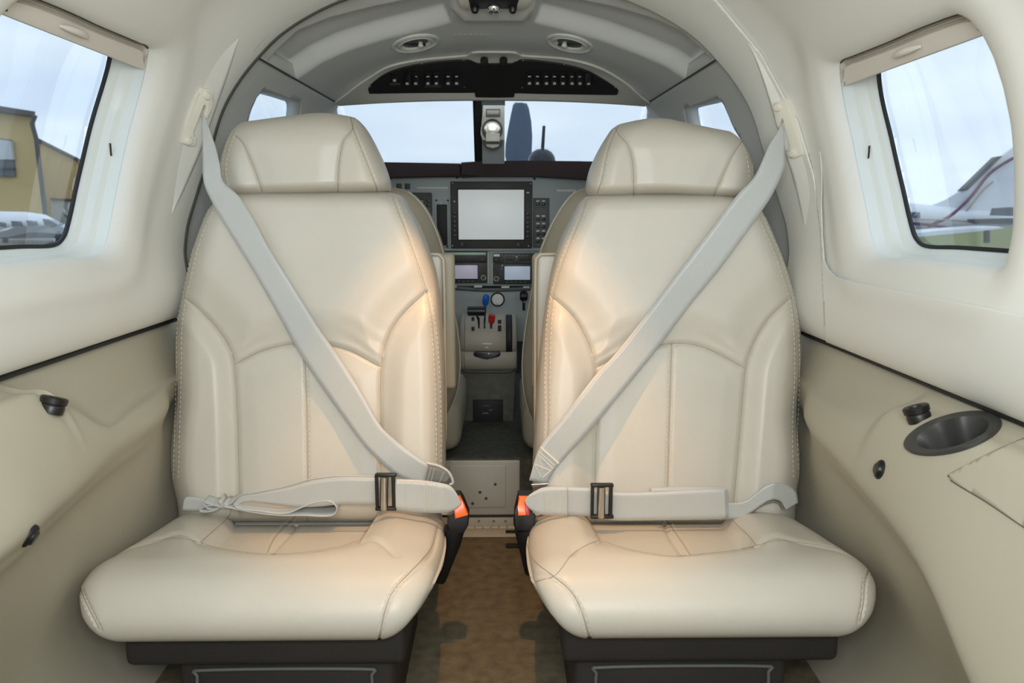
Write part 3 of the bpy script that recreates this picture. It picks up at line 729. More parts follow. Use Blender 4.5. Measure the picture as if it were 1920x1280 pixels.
# cup holder: rim and well
t, S = LOW[1]
ang = np.linspace(0, 2*math.pi, 64, endpoint=False)
def cup_ring(k):
    o = []
    for a in ang:
        x0, y0 = math.cos(a)*86*k, math.sin(a)*32*k; o.append(S.hit(1788+x0*_ca-y0*_sa, 814+x0*_sa+y0*_ca))
    return o
r0 = cup_ring(1.0); nav = np.mean([n for h, n in r0], 0); nav /= np.linalg.norm(nav)
c0 = np.mean([h for h, n in r0], 0)
rings = [np.array([h-n*.004 for h, n in cup_ring(1.10)]), np.array([h+n*.003 for h, n in cup_ring(1.08)]), np.array([h+n*.005 for h, n in cup_ring(1.0)]), np.array([h+n*.003 for h, n in cup_ring(.80)]), np.array([h-n*.006 for h, n in cup_ring(.74)])]
inner = rings[-1]
for k in range(1, 6):
    q = c0+(inner-c0)*(1-.06*k); q = q-np.array([0, 0, 1])*.011*k+np.array([.004*k, 0, 0]); rings.append(q)
V = np.vstack(rings); n = len(ang); Fc = [(r*n+i, r*n+(i+1) % n, (r+1)*n+(i+1) % n, (r+1)*n+i) for r in range(len(rings)-1) for i in range(n)]+[tuple(range((len(rings)-1)*n, len(rings)*n))]
o = mesh('cup_holder', V, Fc, 'anthracite', t, True, angle=50); tag(o, 'dark oval cup holder')
def gasper(side, px, py, axis):
    t, S = LOW[side]; h, n = S.hit(px, py); o = thing('air_nozzle', 'round black air nozzle on the %s armrest ledge' % ('left' if side < 0 else 'right'), 'air vent', h, 'black armrest air nozzles')
    a = Vector(axis).normalized(); c = Vector(h)+a*0.001
    lathe('nozzle_body', c, a, [(.0150, -.007), (.0155, .002), (.0145, .005), (.013, .006)], 'black_plastic', o, 28)
    lathe('nozzle_cap', c+a*.004, a, [(.0135, 0), (.0165, .002), (.0170, .009), (.0150, .011), (.009, .010), (.0075, .005), (0, .005)], 'black_plastic', o, 28)
gasper(-1, 97, 766, (.22, .28, .93)); gasper(1, 1723, 782, (-.30, .22, .93))
def socket(side, px, py, lab):
    t, S = LOW[side]; h, n = S.hit(px, py); o = thing('headset_socket', lab, 'socket', h, 'side panel headset sockets')
    lathe('socket_ring', h, n, [(.0135, -.003), (.0135, .001), (.0115, .003), (.0095, .002)], 'black_rubber', o, 24)
    lathe('socket_button', h, n, [(.0095, -.003), (.0095, .004), (.0075, .0065), (0, .007)], 'black_plastic', o, 24)
socket(-1, 57, 1005, 'small black oval socket low on the left side panel'); socket(1, 1650, 880, 'small black round socket below the right cup holder')

# ================================================================ PASSENGER SEATS
def poly_fn(tab, axis=0):
    return itps([(p[1], p[0]) for p in tab]) if axis == 0 else itps(tab)
SEATD = {
 -1: dict(
  label='beige leather passenger seat on the left under the diagonal belt',
  xl=[(336, 985), (333, 945), (323, 900), (320, 850), (325, 790), (332, 735), (329, 680), (330, 620), (338, 575), (347, 530), (361, 470), (376, 425), (392, 392), (405, 376), (424, 364), (470, 356)],
  xr=[(826, 985), (829, 945), (832, 880), (832, 800), (831, 700), (826, 610), (817, 530), (802, 475), (783, 425), (764, 390), (752, 372), (738, 363), (700, 356)],
  top=358, bot=977,
  bl=[(340, 540), (346, 556), (374, 580), (404, 611), (426, 642), (437, 668), (441, 700), (446, 800), (450, 990)],
  br=[(812, 536), (800, 547), (765, 578), (738, 612), (722, 648), (715, 690), (713, 760), (714, 990)],
  arc=[(380, 706), (437, 684), (500, 655), (575, 643), (650, 655), (714, 687), (780, 712)],
  cen=[(568, 640), (573, 700), (576, 850), (577, 990)],
  st=[(735, 366), (747, 395), (768, 450), (797, 535), (812, 610), (819, 700), (822, 800), (822, 900)],
  st2=[(402, 384), (383, 420), (368, 462), (353, 525), (345, 560), (337, 620), (336, 700), (333, 800), (330, 900)],
  hxl=[(440, 372), (424, 367), (415, 352), (411, 325), (413, 300), (421, 274), (432, 250), (444, 236), (462, 226), (500, 214)],
  hxr=[(715, 372), (727, 365), (732, 350), (728, 330), (718, 303), (705, 275), (690, 248), (676, 230), (660, 218), (630, 210)],
  htop=[(450, 228), (500, 219), (560, 213), (610, 211.5), (640, 213), (665, 220)], hbot=[(410, 367), (440, 369), (570, 366), (700, 363), (732, 358)],
  hs=[[(441, 254), (455, 268), (470, 300), (482, 330), (495, 372)], [(664, 219), (660, 243), (645, 262), (638, 290), (634, 330), (634, 372)]], hst=[[(656, 212), (662, 240), (676, 275), (690, 310), (704, 345), (708, 366)], [(440, 246), (428, 275), (421, 310), (424, 345), (432, 362)]],
  yl=[(60, 1085), (145, 1058), (236, 1026), (300, 1012), (336, 1009), (376, 1017), (405, 1026), (467, 1036), (525, 1038), (582, 1034), (640, 1024), (675, 1014), (721, 1028), (771, 1067), (840, 1140)],
  pl=[(436, 940), (428, 969), (400, 995), (376, 1016), (350, 1050)], pr=[(716, 940), (706, 965), (694, 985), (676, 1013), (650, 1050)],
  pc=[(566, 940), (552, 969), (517, 1005), (501, 1036), (495, 1060)],
  fs=[[(821, 981), (810, 1023), (790, 1050), (771, 1070), (737, 1108), (721, 1147), (711, 1200)], [(140, 1062), (147, 1093), (162, 1131), (187, 1180)]],
  xa=-.612, xb=-.078),
 1: dict(
  label='beige leather passenger seat on the right under the diagonal belt',
  xl=[(1006, 985), (1001, 930), (1001, 880), (1005, 800), (1011, 700), (1021, 610), (1034, 525), (1051, 460), (1073, 412), (1088, 385), (1100, 371), (1118, 364), (1160, 358)],
  xr=[(1490, 985), (1493, 935), (1499, 890), (1500, 850), (1494, 785), (1497, 725), (1503, 660), (1499, 600), (1487, 542), (1470, 488), (1443, 422), (1428, 394), (1414, 378), (1395, 370), (1350, 362)],
  top=362, bot=981,
  bl=[(1022, 545), (1034, 556), (1074, 592), (1100, 636), (1113, 672), (1118, 706), (1117, 800), (1115, 990)],
  br=[(1498, 540), (1489, 552), (1445, 592), (1418, 632), (1402, 672), (1396, 706), (1388, 800), (1372, 990)],
  arc=[(1060, 712), (1118, 688), (1180, 658), (1250, 645), (1300, 646), (1345, 662), (1397, 690), (1450, 716)],
  cen=[(1259, 640), (1258, 700), (1254, 850), (1250, 990)],
  st=[(1102, 372), (1088, 410), (1065, 465), (1043, 530), (1031, 600), (1027, 700), (1027, 800), (1020, 900)],
  st2=[(1416, 385), (1434, 425), (1458, 480), (1474, 530), (1484, 560), (1492, 620), (1494, 700), (1490, 800), (1492, 900)],
  hxl=[(1125, 376), (1108, 370), (1100, 358), (1101, 338), (1108, 313), (1122, 283), (1138, 256), (1150, 240), (1168, 230), (1200, 218)],
  hxr=[(1385, 380), (1400, 374), (1410, 358), (1413, 330), (1410, 304), (1401, 280), (1389, 262), (1372, 248), (1350, 238), (1320, 226)],
  htop=[(1160, 232), (1185, 225), (1225, 221), (1290, 224), (1340, 233), (1385, 246)], hbot=[(1098, 368), (1130, 371), (1240, 367), (1330, 371), (1412, 374)],
  hs=[[(1154, 240), (1160, 253), (1177, 272), (1186, 305), (1188, 340), (1188, 376)], [(1397, 256), (1386, 272), (1368, 302), (1352, 336), (1334, 378)]], hst=[[(1160, 236), (1150, 256), (1138, 290), (1130, 330), (1120, 362)], [(1396, 270), (1405, 300), (1408, 335)]],
  yl=[(920, 1120), (1005, 1090), (1041, 1078), (1072, 1040), (1100, 1022), (1125, 1014), (1160, 1024), (1200, 1034), (1260, 1042), (1320, 1038), (1380, 1031), (1419, 1022), (1455, 1014), (1500, 1017), (1560, 1027), (1612, 1042), (1633, 1055), (1700, 1085)],
  pl=[(1088, 940), (1099, 967), (1112, 990), (1125, 1014), (1150, 1050)], pr=[(1352, 940), (1376, 977), (1400, 1000), (1419, 1023), (1440, 1050)],
  pc=[(1237, 940), (1252, 977), (1278, 1015), (1294, 1040), (1300, 1060)],
  fs=[[(986, 1005), (991, 1030), (1005, 1054), (1041, 1082), (1072, 1110), (1091, 1147), (1108, 1207)], [(1632, 1056), (1622, 1090), (1619, 1130), (1612, 1165)]],
  xa=.072, xb=.598)}
SEATS = Surf()
def y_back(py): return np.interp(py, [355, 640, 985], [1.622, 1.575, 1.500])
def sub_meshes(names, parts, V, parent, material):
    for nm, pl_ in zip(names, parts):
        if not pl_: continue
        v, f = compact(V, pl_); SEATS.add(v, f); mesh(nm, v, f, material, parent, True, face_cam=True)
def stitches(S, seams, parent, off=5.0, pitch=0.0095, ln=0.0055):
    """short thread dashes either side of a seam, laid on the leather"""
    V, Fc = [], []
    for sm, sides in seams:
        k = cr(sm, 60); d = np.gradient(k, axis=0); d /= np.linalg.norm(d, axis=1)[:, None]; nn = np.stack([-d[:, 1], d[:, 0]], 1)
        for s in sides:
            q = k+nn*off*s; pts = []
            for p in q:
                h, n = S.hit(*p)
                if h is not None: pts.append(np.concatenate([h+n*0.0006, n]))
            if len(pts) < 3: continue
            pts = np.array(pts); L = np.concatenate([[0], np.cumsum(np.linalg.norm(np.diff(pts[:, :3], axis=0), axis=1))])
            for t in np.arange(0.003, L[-1]-ln, pitch):
                a = np.array([np.interp(t, L, pts[:, c]) for c in range(6)]); b = np.array([np.interp(t+ln, L, pts[:, c]) for c in range(6)])
                e = b[:3]-a[:3]
                if np.linalg.norm(e) > 2*ln: continue
                w = np.cross(e, a[3:]); w /= max(np.linalg.norm(w), 1e-9); w *= 0.0006; u = a[3:]*0.0006
                b0 = len(V); V += [a[:3]-w, a[:3]+w, b[:3]+w, b[:3]-w, a[:3]-w*.5+u, a[:3]+w*.5+u, b[:3]+w*.5+u, b[:3]-w*.5+u]
                Fc += [tuple(b0+i for i in f) for f in ((4, 5, 6, 7), (0, 1, 5, 4), (1, 2, 6, 5), (2, 3, 7, 6), (3, 0, 4, 7))]
    if V: tag(mesh('stitching', V, Fc, 'thread', parent, False), kind='stuff')
def seams(S, lines, parent, r=.0008):
    for ln in lines:
        k = cr(ln, 70) if len(ln) < 60 else np.asarray(ln); pts = []
        for p in k:
            h, n = S.hit(*p)
            if h is not None and (not pts or np.linalg.norm(h-pts[-1]) < .05): pts.append(h-n*.0001)
        if len(pts) > 4: tube('seam', pts, r, 'seam', parent, 6)
def build_seat(side):
    D = SEATD[side]
    t = thing('passenger_seat', D['label'], 'seat', ((D['xa']+D['xb'])/2, 1.35, 0), 'aft-facing passenger seats')
    # ---------- backrest
    xl, xr = poly_fn(D['xl']), poly_fn(D['xr'])
    bl, br, cen = poly_fn(D['bl']), poly_fn(D['br']), poly_fn(D['cen']); arc = itps(D['arc'])
    cs = lambda n: (1-np.cos(np.linspace(0, math.pi, n)))/2
    us = cs(190); vs_ = np.concatenate([np.linspace(0, .86, 140)[:-1], .86+.14*np.sin(np.linspace(0, math.pi/2, 40))])
    uv, pl = grid_patch(us, vs_)
    def pix(q):
        py = D['bot']+(D['top']-D['bot'])*q[:, 1]
        return xl(py)+(xr(py)-xl(py))*q[:, 0], py
    # seams that really exist on the face
    kb = [cr([p for p in D['bl'] if p[1] > 548], 60), cr([p for p in D['br'] if p[1] > 545], 60)]
    ax0, ax1 = float(bl(684)), float(br(688)); ka = np.array([(x, arc(x)) for x in np.linspace(ax0, ax1, 60)]); kc = np.array([(cen(y), y) for y in np.linspace(arc((ax0+ax1)/2), D['bot'], 40)])
    def pos(q):
        px, py = pix(q); dl = px-xl(py); dr = xr(py)-px; dt = py-D['top']
        e = dome(dl, 46)*dome(dr, 46)*dome(dt+1, 34)*(.25+.75*dome(D['bot']-py, 32))
        off = 0.060*e
        d1 = np.minimum(seg_dist(px, py, kb[0]), seg_dist(px, py, kb[1])); d2 = seg_dist(px, py, ka); d3 = seg_dist(px, py, kc)
        bol = ((px < bl(py)) & (py > 552)) | ((px > br(py)) & (py > 548)); low = (py > arc(px)) & ~bol
        puff = np.where(bol, 0.019*ss(0, 46, d1), np.where(low, 0.004*ss(0, 40, np.minimum(d1, d2)), 0.012*ss(0, 70, np.minimum(d1, d2))))
        off += puff*np.minimum(1, e*1.1)
        off -= 0.0075*np.exp(-(np.minimum(d1, d2)/3.4)**2)*e
        off -= 0.0042*np.exp(-(np.where(low, d3, 99)/2.4)**2)*e
        for s_ in (D['st'], D['st2']):
            off -= 0.003*np.exp(-(seg_dist(px, py, cr(s_, 40))/2.6)**2)*e
        # gentle creases where the upper panel gathers above the arc
        cx = np.minimum(np.abs(px-ax0), np.abs(px-ax1)); up = (~bol) & (py < arc(px))
        off += np.where(up, 0.0016*np.exp(-(cx/60)**2)*np.sin((py-arc(px))/5.2+cx/30)*np.exp(-np.abs(py-arc(px)+22)/22), 0)
        Y = y_back(py)-off
        r = FWD+np.outer((px-960)/F, RGT)+np.outer((640-py)/F, UPV)
        return CAM+r*(Y/r[:, 1])[:, None]                             # the face swells towards the sitter
    uv, neg, pos_ = cut(uv, pl, lambda q: (lambda a: np.where(a[1] > 540, a[0]-bl(a[1]), 50))(pix(q)))
    left = neg; rest = pos_
    uv, neg, pos_ = cut(uv, rest, lambda q: (lambda a: np.where(a[1] > 536, a[0]-br(a[1]), -50))(pix(q)))
    right = pos_; rest = neg
    uv, upper, lower = cut(uv, rest, lambda q: (lambda a: a[1]-arc(a[0]))(pix(q)))
    uv, c1, c2 = cut(uv, lower, lambda q: (lambda a: a[0]-cen(a[1]))(pix(q)))
    V = pos(uv)
    # side gusset and back of the shell
    n_e = 90; ring = np.vstack([np.stack([np.zeros(n_e), np.linspace(0, 1, n_e)], 1), np.stack([np.linspace(0, 1, 40)[1:], np.ones(39)], 1), np.stack([np.ones(n_e), np.linspace(1, 0, n_e)], 1)[1:]])
    A = pos(ring); c = A.mean(0)
    def shr(k, dy): 
        B = c+(A-c)*np.array([k, 1, k]); B[:, 1] = A[:, 1]+dy; return B
    rings = [A, shr(1.004, .02), shr(1.0, .06), shr(.97, .10), shr(.93, .115)]; n = len(A)
    VV = np.vstack(rings); Fc = [(r*n+i, r*n+i+1, (r+1)*n+i+1, (r+1)*n+i) for r in range(len(rings)-1) for i in range(n-1)]+[tuple(range((len(rings)-1)*n, len(rings)*n))]
    SEATS.add(VV, Fc)
    back = mesh('backrest', VV, Fc, 'leather', t, True, angle=60)
    tag(back, 'upright leather backrest with stitched panels')
    sub_meshes(['side_bolster', 'side_bolster', 'upper_panel', 'lower_panel', 'lower_panel'], [left, right, upper, c1, c2], V, back, 'leather')
    stitches(SEATS, [(D['st'], (-1, 1)), (D['st2'], (-1, 1)), (kc[::4], (-1, 1))], back, 4.6)
    seams(SEATS, [kb[0], kb[1], ka, kc], back); seams(SEATS, [D['st'], D['st2']], back, .0006)
    # ---------- headrest
    xl2, xr2 = poly_fn(D['hxl']), poly_fn(D['hxr']); ht, hb = itps(D['htop']), itps(D['hbot'])
    us = cs(130); vs_ = cs(90); uv, pl = grid_patch(us, vs_)
    mt = float(ht((D['htop'][0][0]+D['htop'][-1][0])/2))
    def pixh(q):
        xg = np.interp(q[:, 0], [0, 1], [D['htop'][0][0], D['htop'][-1][0]]); xb_ = np.interp(q[:, 0], [0, 1], [D['hbot'][0][0], D['hbot'][-1][0]])
        py = hb(xb_)+(ht(xg)-hb(xb_))*q[:, 1]; return xl2(py)+(xr2(py)-xl2(py))*q[:, 0], py
    hs = [cr(s, 40) for s in D['hs']]; hst = [cr(s, 40) for s in D['hst']]
    def posh(q):
        px, py = pixh(q); dl = px-xl2(py); dr = xr2(py)-px; v = q[:, 1]; H = 150.0
        e = dome(dl, 52)*dome(dr, 52)*dome(v*H, 26)*dome((1-v)*H, 62)
        off = 0.085*e
        d = np.minimum(seg_dist(px, py, hs[0]), seg_dist(px, py, hs[1])); off += 0.006*ss(0, 40, d)*e-0.0065*np.exp(-(d/2.8)**2)*e
        for s_ in hst: off -= 0.0026*np.exp(-(seg_dist(px, py, s_)/2.5)**2)*e
        y0 = np.interp(py, [200, 380], [1.650, 1.632])
        r = FWD+np.outer((px-960)/F, RGT)+np.outer((640-py)/F, UPV); return CAM+r*((y0-off)/r[:, 1])[:, None]
    f0, f1 = poly_fn(D['hs'][0]), poly_fn(D['hs'][1])
    uv, p0, rest = cut(uv, pl, lambda q: (lambda a: a[0]-f0(a[1]))(pixh(q)))
    uv, p1, p2 = cut(uv, rest, lambda q: (lambda a: a[0]-f1(a[1]))(pixh(q)))
    V = posh(uv)
    m = 60; lin = np.linspace(0, 1, m)
    ring = np.vstack([np.stack([np.zeros(m), lin], 1)[:-1], np.stack([lin, np.ones(m)], 1)[:-1], np.stack([np.ones(m), 1-lin], 1)[:-1], np.stack([1-lin, np.zeros(m)], 1)[:-1]])
    A = posh(ring); c = A.mean(0); rings = [A]
    for k, dy in ((1.0, .015), (.96, .04), (.85, .055)):
        B = c+(A-c)*np.array([k, 1, k]); B[:, 1] = A[:, 1]+dy; rings.append(B)
    n = len(A); VV = np.vstack(rings); Fc = [(r*n+i, r*n+(i+1) % n, (r+1)*n+(i+1) % n, (r+1)*n+i) for r in range(len(rings)-1) for i in range(n)]+[tuple(range((len(rings)-1)*n, len(rings)*n))]
    SEATS.add(VV, Fc)
    hr = mesh('headrest', VV, Fc, 'leather', t, True, angle=60); tag(hr, 'rounded leather headrest with three panels')
    sub_meshes(['side_panel', 'centre_panel', 'side_panel'], [p0, p1, p2], V, hr, 'leather')
    stitches(SEATS, [(D['hst'][0], (-1, 1)), (D['hst'][1], (-1, 1))], hr, 4.2)
    yb_ = float(np.min([p[1] for p in D['hbot']]))+2
    seams(SEATS, [[p for p in s_ if p[1] < yb_] for s_ in (hs[0], hs[1], hst[0], hst[1])], hr)
    for dx in (-.07, .07):
        xc = (D['xa']+D['xb'])/2+dx; tube('headrest_post', [(xc, 1.672, .80), (xc, 1.672, .90)], 0.006, 'steel', t, 10)
    # ---------- cushion
    C = cr([(1.505, .232), (1.45, .247), (1.38, .257), (1.30, .268), (1.22, .281), (1.165, .289), (1.118, .284), (1.088, .264), (1.074, .236), (1.080, .209), (1.104, .191), (1.14, .186), (1.20, .186)], 160)
    N_ = np.gradient(C, axis=0); N_ = np.stack([-N_[:, 1], N_[:, 0]], 1); N_ /= np.linalg.norm(N_, axis=1)[:, None]
    if N_[40, 1] < 0: N_ = -N_
    tt = np.linspace(0, 1, 160)
    inset = itps([(0, .012), (.25, .0), (.5, .0), (.62, .006), (.72, .020), (.8, .036), (.9, .066), (1, .09)])
    def cbase(q):
        u, s = q[:, 0], q[:, 1]; Y = np.interp(s, tt, C[:, 0]); z = np.interp(s, tt, C[:, 1]); i = inset(s)
        x = D['xa']+i+(D['xb']-D['xa']-2*i)*u; return np.stack([x, Y, z], -1)
    yl = itps(D['yl']); pcl, pcr, pcc = poly_fn(D['pl']), poly_fn(D['pr']), poly_fn(D['pc'])
    kl = [cr([p for p in D['pl'] if p[1] < 1020], 30), cr([p for p in D['pr'] if p[1] < 1026], 30)]
    xs_ = np.linspace(D['yl'][1][0], D['yl'][-2][0], 120); kyl = np.stack([xs_, yl(xs_)], 1)
    x0 = float(pcl(1016)); x1 = float(pcr(1018)); kpad = np.array([(x, yl(x)) for x in np.linspace(x0, x1, 60)])
    kd = np.vstack([kyl[kyl[:, 0] < x0][::1]]) , np.vstack([kyl[kyl[:, 0] > x1]])
    kfs = [cr(s, 50) for s in D['fs']]; kpc = cr([p for p in D['pc'] if p[1] < 1045], 30)
    def posc(q):
        p = cbase(q); u, s = q[:, 0], q[:, 1]; W = D['xb']-D['xa']; dl = u*W; dr = (1-u)*W
        px, py = proj(p)
        n = np.stack([np.zeros(len(s)), np.interp(s, tt, N_[:, 0]), np.interp(s, tt, N_[:, 1])], -1)
        e = dome(dl, .045)*dome(dr, .045)
        off = -0.030*(1-e)
        top = s < .55
        dp = np.minimum(np.minimum(seg_dist(px, py, kl[0]), seg_dist(px, py, kl[1])), seg_dist(px, py, kpad))
        pad = (py < yl(px)) & (px > pcl(py)) & (px < pcr(py)) & top
        off += np.where(pad, -0.016*ss(0, 12, dp)-0.005, (0.010*np.exp(-((dp-34)/36)**2)-0.006*np.exp(-(dp/14)**2))*ss(.60, .36, s))
        dd = np.minimum(seg_dist(px, py, kd[0]), seg_dist(px, py, kd[1]))
        off -= np.where(~pad & top, 0.0045*np.exp(-(dd/3.2)**2), 0)
        for k in kfs: off -= 0.004*np.exp(-(seg_dist(px, py, k)/3.0)**2)
        off -= np.where(pad, 0.004*np.exp(-(seg_dist(px, py, kpc)/2.6)**2), 0)
        return p+n*off[:, None]
    us = cs(150); vs_ = np.linspace(0, 1, 170); uv, pl = grid_patch(us, vs_)
    def g(fn):
        def w(q):
            a = proj(cbase(q)); return np.where(q[:, 1] < .62, fn(a[0], a[1]), 60)
        return w
    uv, rearp, front = cut(uv, pl, g(lambda px, py: py-yl(px)))
    uv, bL, rest = cut(uv, rearp, g(lambda px, py: px-pcl(py)))
    uv, pd, bR = cut(uv, rest, g(lambda px, py: px-pcr(py)))
    uv, pA, pB = cut(uv, pd, g(lambda px, py: px-pcc(py)))
    V = posc(uv)
    ring = []
    VV, Fc = [], []
    for u in (0.0, 1.0):                                     # side gussets, slightly bowed
        q = np.stack([np.full(120, u), np.linspace(0, 1, 120)], 1); A = posc(q); c = A.mean(0); b0 = len(VV)
        sg = -1 if u == 0 else 1
        ringsg = [A, c+(A-c)*np.array([1, .9, .86])+np.array([sg*.004, 0, 0]), c+(A-c)*np.array([1, .5, .5])+np.array([sg*.004, 0, 0])]
        for r in ringsg: VV += list(r)
        m = 120
        for r in range(2): Fc += [(b0+r*m+i, b0+r*m+(i+1) % m, b0+(r+1)*m+(i+1) % m, b0+(r+1)*m+i) for i in range(m)]
        Fc.append(tuple(range(b0+2*m, b0+3*m)))
    Fc.append((119, 0, 360, 479))                           # underside joining the two gussets
    VV = np.array(VV); SEATS.add(VV, Fc)
    cu = mesh('seat_cushion', VV, Fc, 'leather', t, True, angle=60); tag(cu, 'thick leather seat cushion with rounded front roll')
    sub_meshes(['side_bolster', 'side_bolster', 'centre_pad', 'centre_pad', 'front_roll'], [bL, bR, pA, pB, front], V, cu, 'leather')
    stitches(SEATS, [(D['fs'][0][3:], (-1, 1)), (D['fs'][1], (-1, 1)), (kpc, (-1, 1))], cu, 4.8)
    seams(SEATS, [kl[0], kl[1], kpad, kpc]+[k for k in kd if len(k) > 3]+kfs, cu)
    box('rear_skirt', (D['xa']+.04, 1.480, .17), (D['xb']-.04, 1.60, .216), 'leather', t, .012, 3)
    # ---------- dark plinth under the cushion
    xa, xb = D['xa'], D['xb']; inn = xb if side < 0 else xa; s_ = -1 if side < 0 else 1
    b = box('seat_pan', (min(inn+s_*.045, inn+s_*.47), 1.125, .135), (max(inn+s_*.045, inn+s_*.47), 1.52, .196), 'seat_base', t, 0.012, 3)
    b = box('seat_plinth', (min(inn+s_*.065, inn+s_*.40), 1.150, .0), (max(inn+s_*.065, inn+s_*.40), 1.50, .14), 'seat_base', t, 0.012, 3)
    z0 = .015; xq0, xq1 = sorted((inn+s_*.10, inn+s_*.37))
    tube('drawer_trim', cr([(xq0, 1.1475, z0), (xq0, 1.1475, .105), (xq0+.012, 1.1475, .117), (xq1-.012, 1.1475, .117), (xq1, 1.1475, .105), (xq1, 1.1475, z0)], 50), 0.0028, 'dash_dark', t, 8)
    # ---------- hard back panel with leather pocket, seen past the aisle edge
    xe = s_*.100; xi, xo = sorted((xe, s_*.50))
    zb, zt_ = P(991, 842, 1.735)[2], P(1003, 474, 1.735)[2]
    box('back_panel', (xi, 1.725, zb), (xo, 1.752, zt_), 'leather', t, 0.010, 4)
    tube('panel_piping', cr([(s_*.40, 1.722, zt_-.002), (s_*.13, 1.722, zt_-.002), (xe+s_*.006, 1.722, zt_-.008), (xe-s_*.001, 1.722, zt_-.03), (xe-s_*.001, 1.722, (zt_+zb)/2), (xe+s_*.001, 1.722, zb+.03), (xe+s_*.014, 1.722, zb+.004)], 60), 0.0035, 'piping', t, 8)
    xp = -.078 if side < 0 else .093; q0, q1 = sorted((xp, s_*.50))
    box('map_pocket', (q0, 1.768, .42), (q1, 1.792, zt_-.003), 'leather_dark', t, 0.010, 3)
    bx = sorted((s_*.16, s_*.50)); box('back_frame', (bx[0], 1.60, .16), (bx[1], 1.727, .66), 'seat_base', t, 0.02, 3)
    return t
seatL = build_seat(-1); seatR = build_seat(1)

# ================================================================ PILOT SEATS (their backs, beyond the passenger seats)
def build_pilot(side):
    t = thing('pilot_seat', 'grey-beige %s cockpit seat seen behind the passenger seat' % ('left' if side < 0 else 'right'), 'seat', (side*.3, 2.0, .165), 'cockpit seats')
    if side < 0:
        xr_ = poly_fn([(700, 350), (742, 352), (762, 358), (778, 370), (800, 397), (820, 440), (834, 490), (842, 540), (852, 590), (860, 640), (862, 690), (856, 735), (843, 768), (832, 800), (822, 850)]); xl_ = poly_fn([(545, 350), (520, 400), (512, 500), (510, 850)])
    else:
        xl_ = poly_fn([(1140, 345), (1106, 349), (1086, 356), (1070, 368), (1048, 398), (1028, 436), (1012, 478), (1002, 522), (994, 565), (986, 612), (981, 660), (980, 700), (984, 740), (993, 772), (1003, 800), (1014, 850)]); xr_ = poly_fn([(1310, 345), (1330, 400), (1338, 500), (1340, 850)])
    cs = (1-np.cos(np.linspace(0, math.pi, 50)))/2
    uv, pl = grid_patch(cs, np.concatenate([np.linspace(0, .85, 40)[:-1], .85+.15*np.sin(np.linspace(0, math.pi/2, 16))]))
    def pos(q):
        py = 850-500*q[:, 1]; a, b = xl_(py), xr_(py); px = a+(b-a)*q[:, 0]
        e = dome(px-a, 40)*dome(b-px, 40)*dome((1-q[:, 1])*500+1, 40); y0 = np.interp(py, [350, 850], [1.93, 2.02])
        r = FWD+np.outer((px-960)/F, RGT)+np.outer((640-py)/F, UPV); base = CAM+r*(y0/r[:, 1])[:, None]; base[:, 1] = y0-.05*e; return base
    V = pos(uv); mesh('seat_back', V, pl, 'leather_dark', t, True, face_cam=True)
    m = 60; lin = np.linspace(0, 1, m); ring = np.vstack([np.stack([np.zeros(m), lin], 1)[:-1], np.stack([lin, np.ones(m)], 1)[:-1], np.stack([np.ones(m), 1-lin], 1)[:-1], np.stack([1-lin, np.zeros(m)], 1)[:-1]])
    A = pos(ring); B = A+np.array([0, .07, 0]); strip('back_gusset', A, B, 'leather_dark', t, 0, 3, True)
    tube('back_piping', cr(A[m:2*m:6] if False else pos(np.stack([np.full(30, 1.0 if side < 0 else 0.0), np.linspace(.02, .98, 30)], 1)), 50), 0.003, 'piping', t, 8)
    box('seat_cushion', (side*.3-.22, 1.99, .20), (side*.3+.22, 2.42, .34), 'leather_dark', t, 0.04, 4)
    box('seat_base', (side*.3-.17, 2.0, .166), (side*.3+.17, 2.40, .21), 'seat_base', t, 0.008)
build_pilot(-1); build_pilot(1)

# ================================================================ INSTRUMENT PANEL
YP = 2.75
ip = thing('instrument_panel', 'grey cockpit instrument panel behind the seats', 'dashboard', P(920, 545, YP))
pbox('panel_face', 520, 326, 1340, 470, YP, 0.03, 'dash_grey', ip, 0.002)
pbox('radio_face', 520, 470, 1340, 536, YP+.006, 0.03, 'dash_grey', ip, 0.002)
pbox('panel_ledge', 520, 465.5, 1340, 470.5, YP-.006, 0.03, 'dash_grey', ip, 0.003)
pbox('lower_face', 700, 541, 1160, 640, YP-.02, 0.03, 'dash_grey', ip, 0.002)
tube('lower_lip', cr([P(x, y, YP-.035) for x, y in ((760, 538), (850, 540), (915, 543.5), (1000, 541), (1080, 538))], 40), 0.0065, 'dash_dark', ip, 10)
for x0, x1, y0, y1 in ((845, 856, 535.5, 539), (889, 904, 535.5, 539), (940, 955, 536.5, 540), (981, 993, 537, 540)):
    pbox('placard', x0, y0, x1, y1, YP-.045, 0.008, 'mark_white', ip, 0.0006)
for x0, x1, y0, y1 in ((782, 840, 350.5, 353.5), (1044, 1080, 355, 359)): pbox('placard', x0, y0, x1, y1, YP-.002, .003, 'mark_white', ip, 0.0005)
for x0, x1 in ((743, 753), (759, 769)): pbox('annunciator_light', x0, 344, x1, 354.5, YP-.004, .005, 'bezel', ip, 0.001)
for x, y in ((857, 332.5), (1002, 335), (731, 335)): lathe('panel_screw', P(x, y, YP-.001), (0, -1, 0), [(.0042, 0), (.0042, .003), (.002, .005), (0, .005)], 'black_matte', ip, 12)
for x0, x1, y0, y1 in ((914, 916, 474, 531), (922.3, 924, 494, 531)): pbox('trim_strip', x0, y0, x1, y1, YP-.006, .010, 'mark_white', ip, 0.0006)
gs = thing('glareshield', 'dark brown padded glareshield above the instrument panel', 'glareshield', P(920, 330, 2.66))
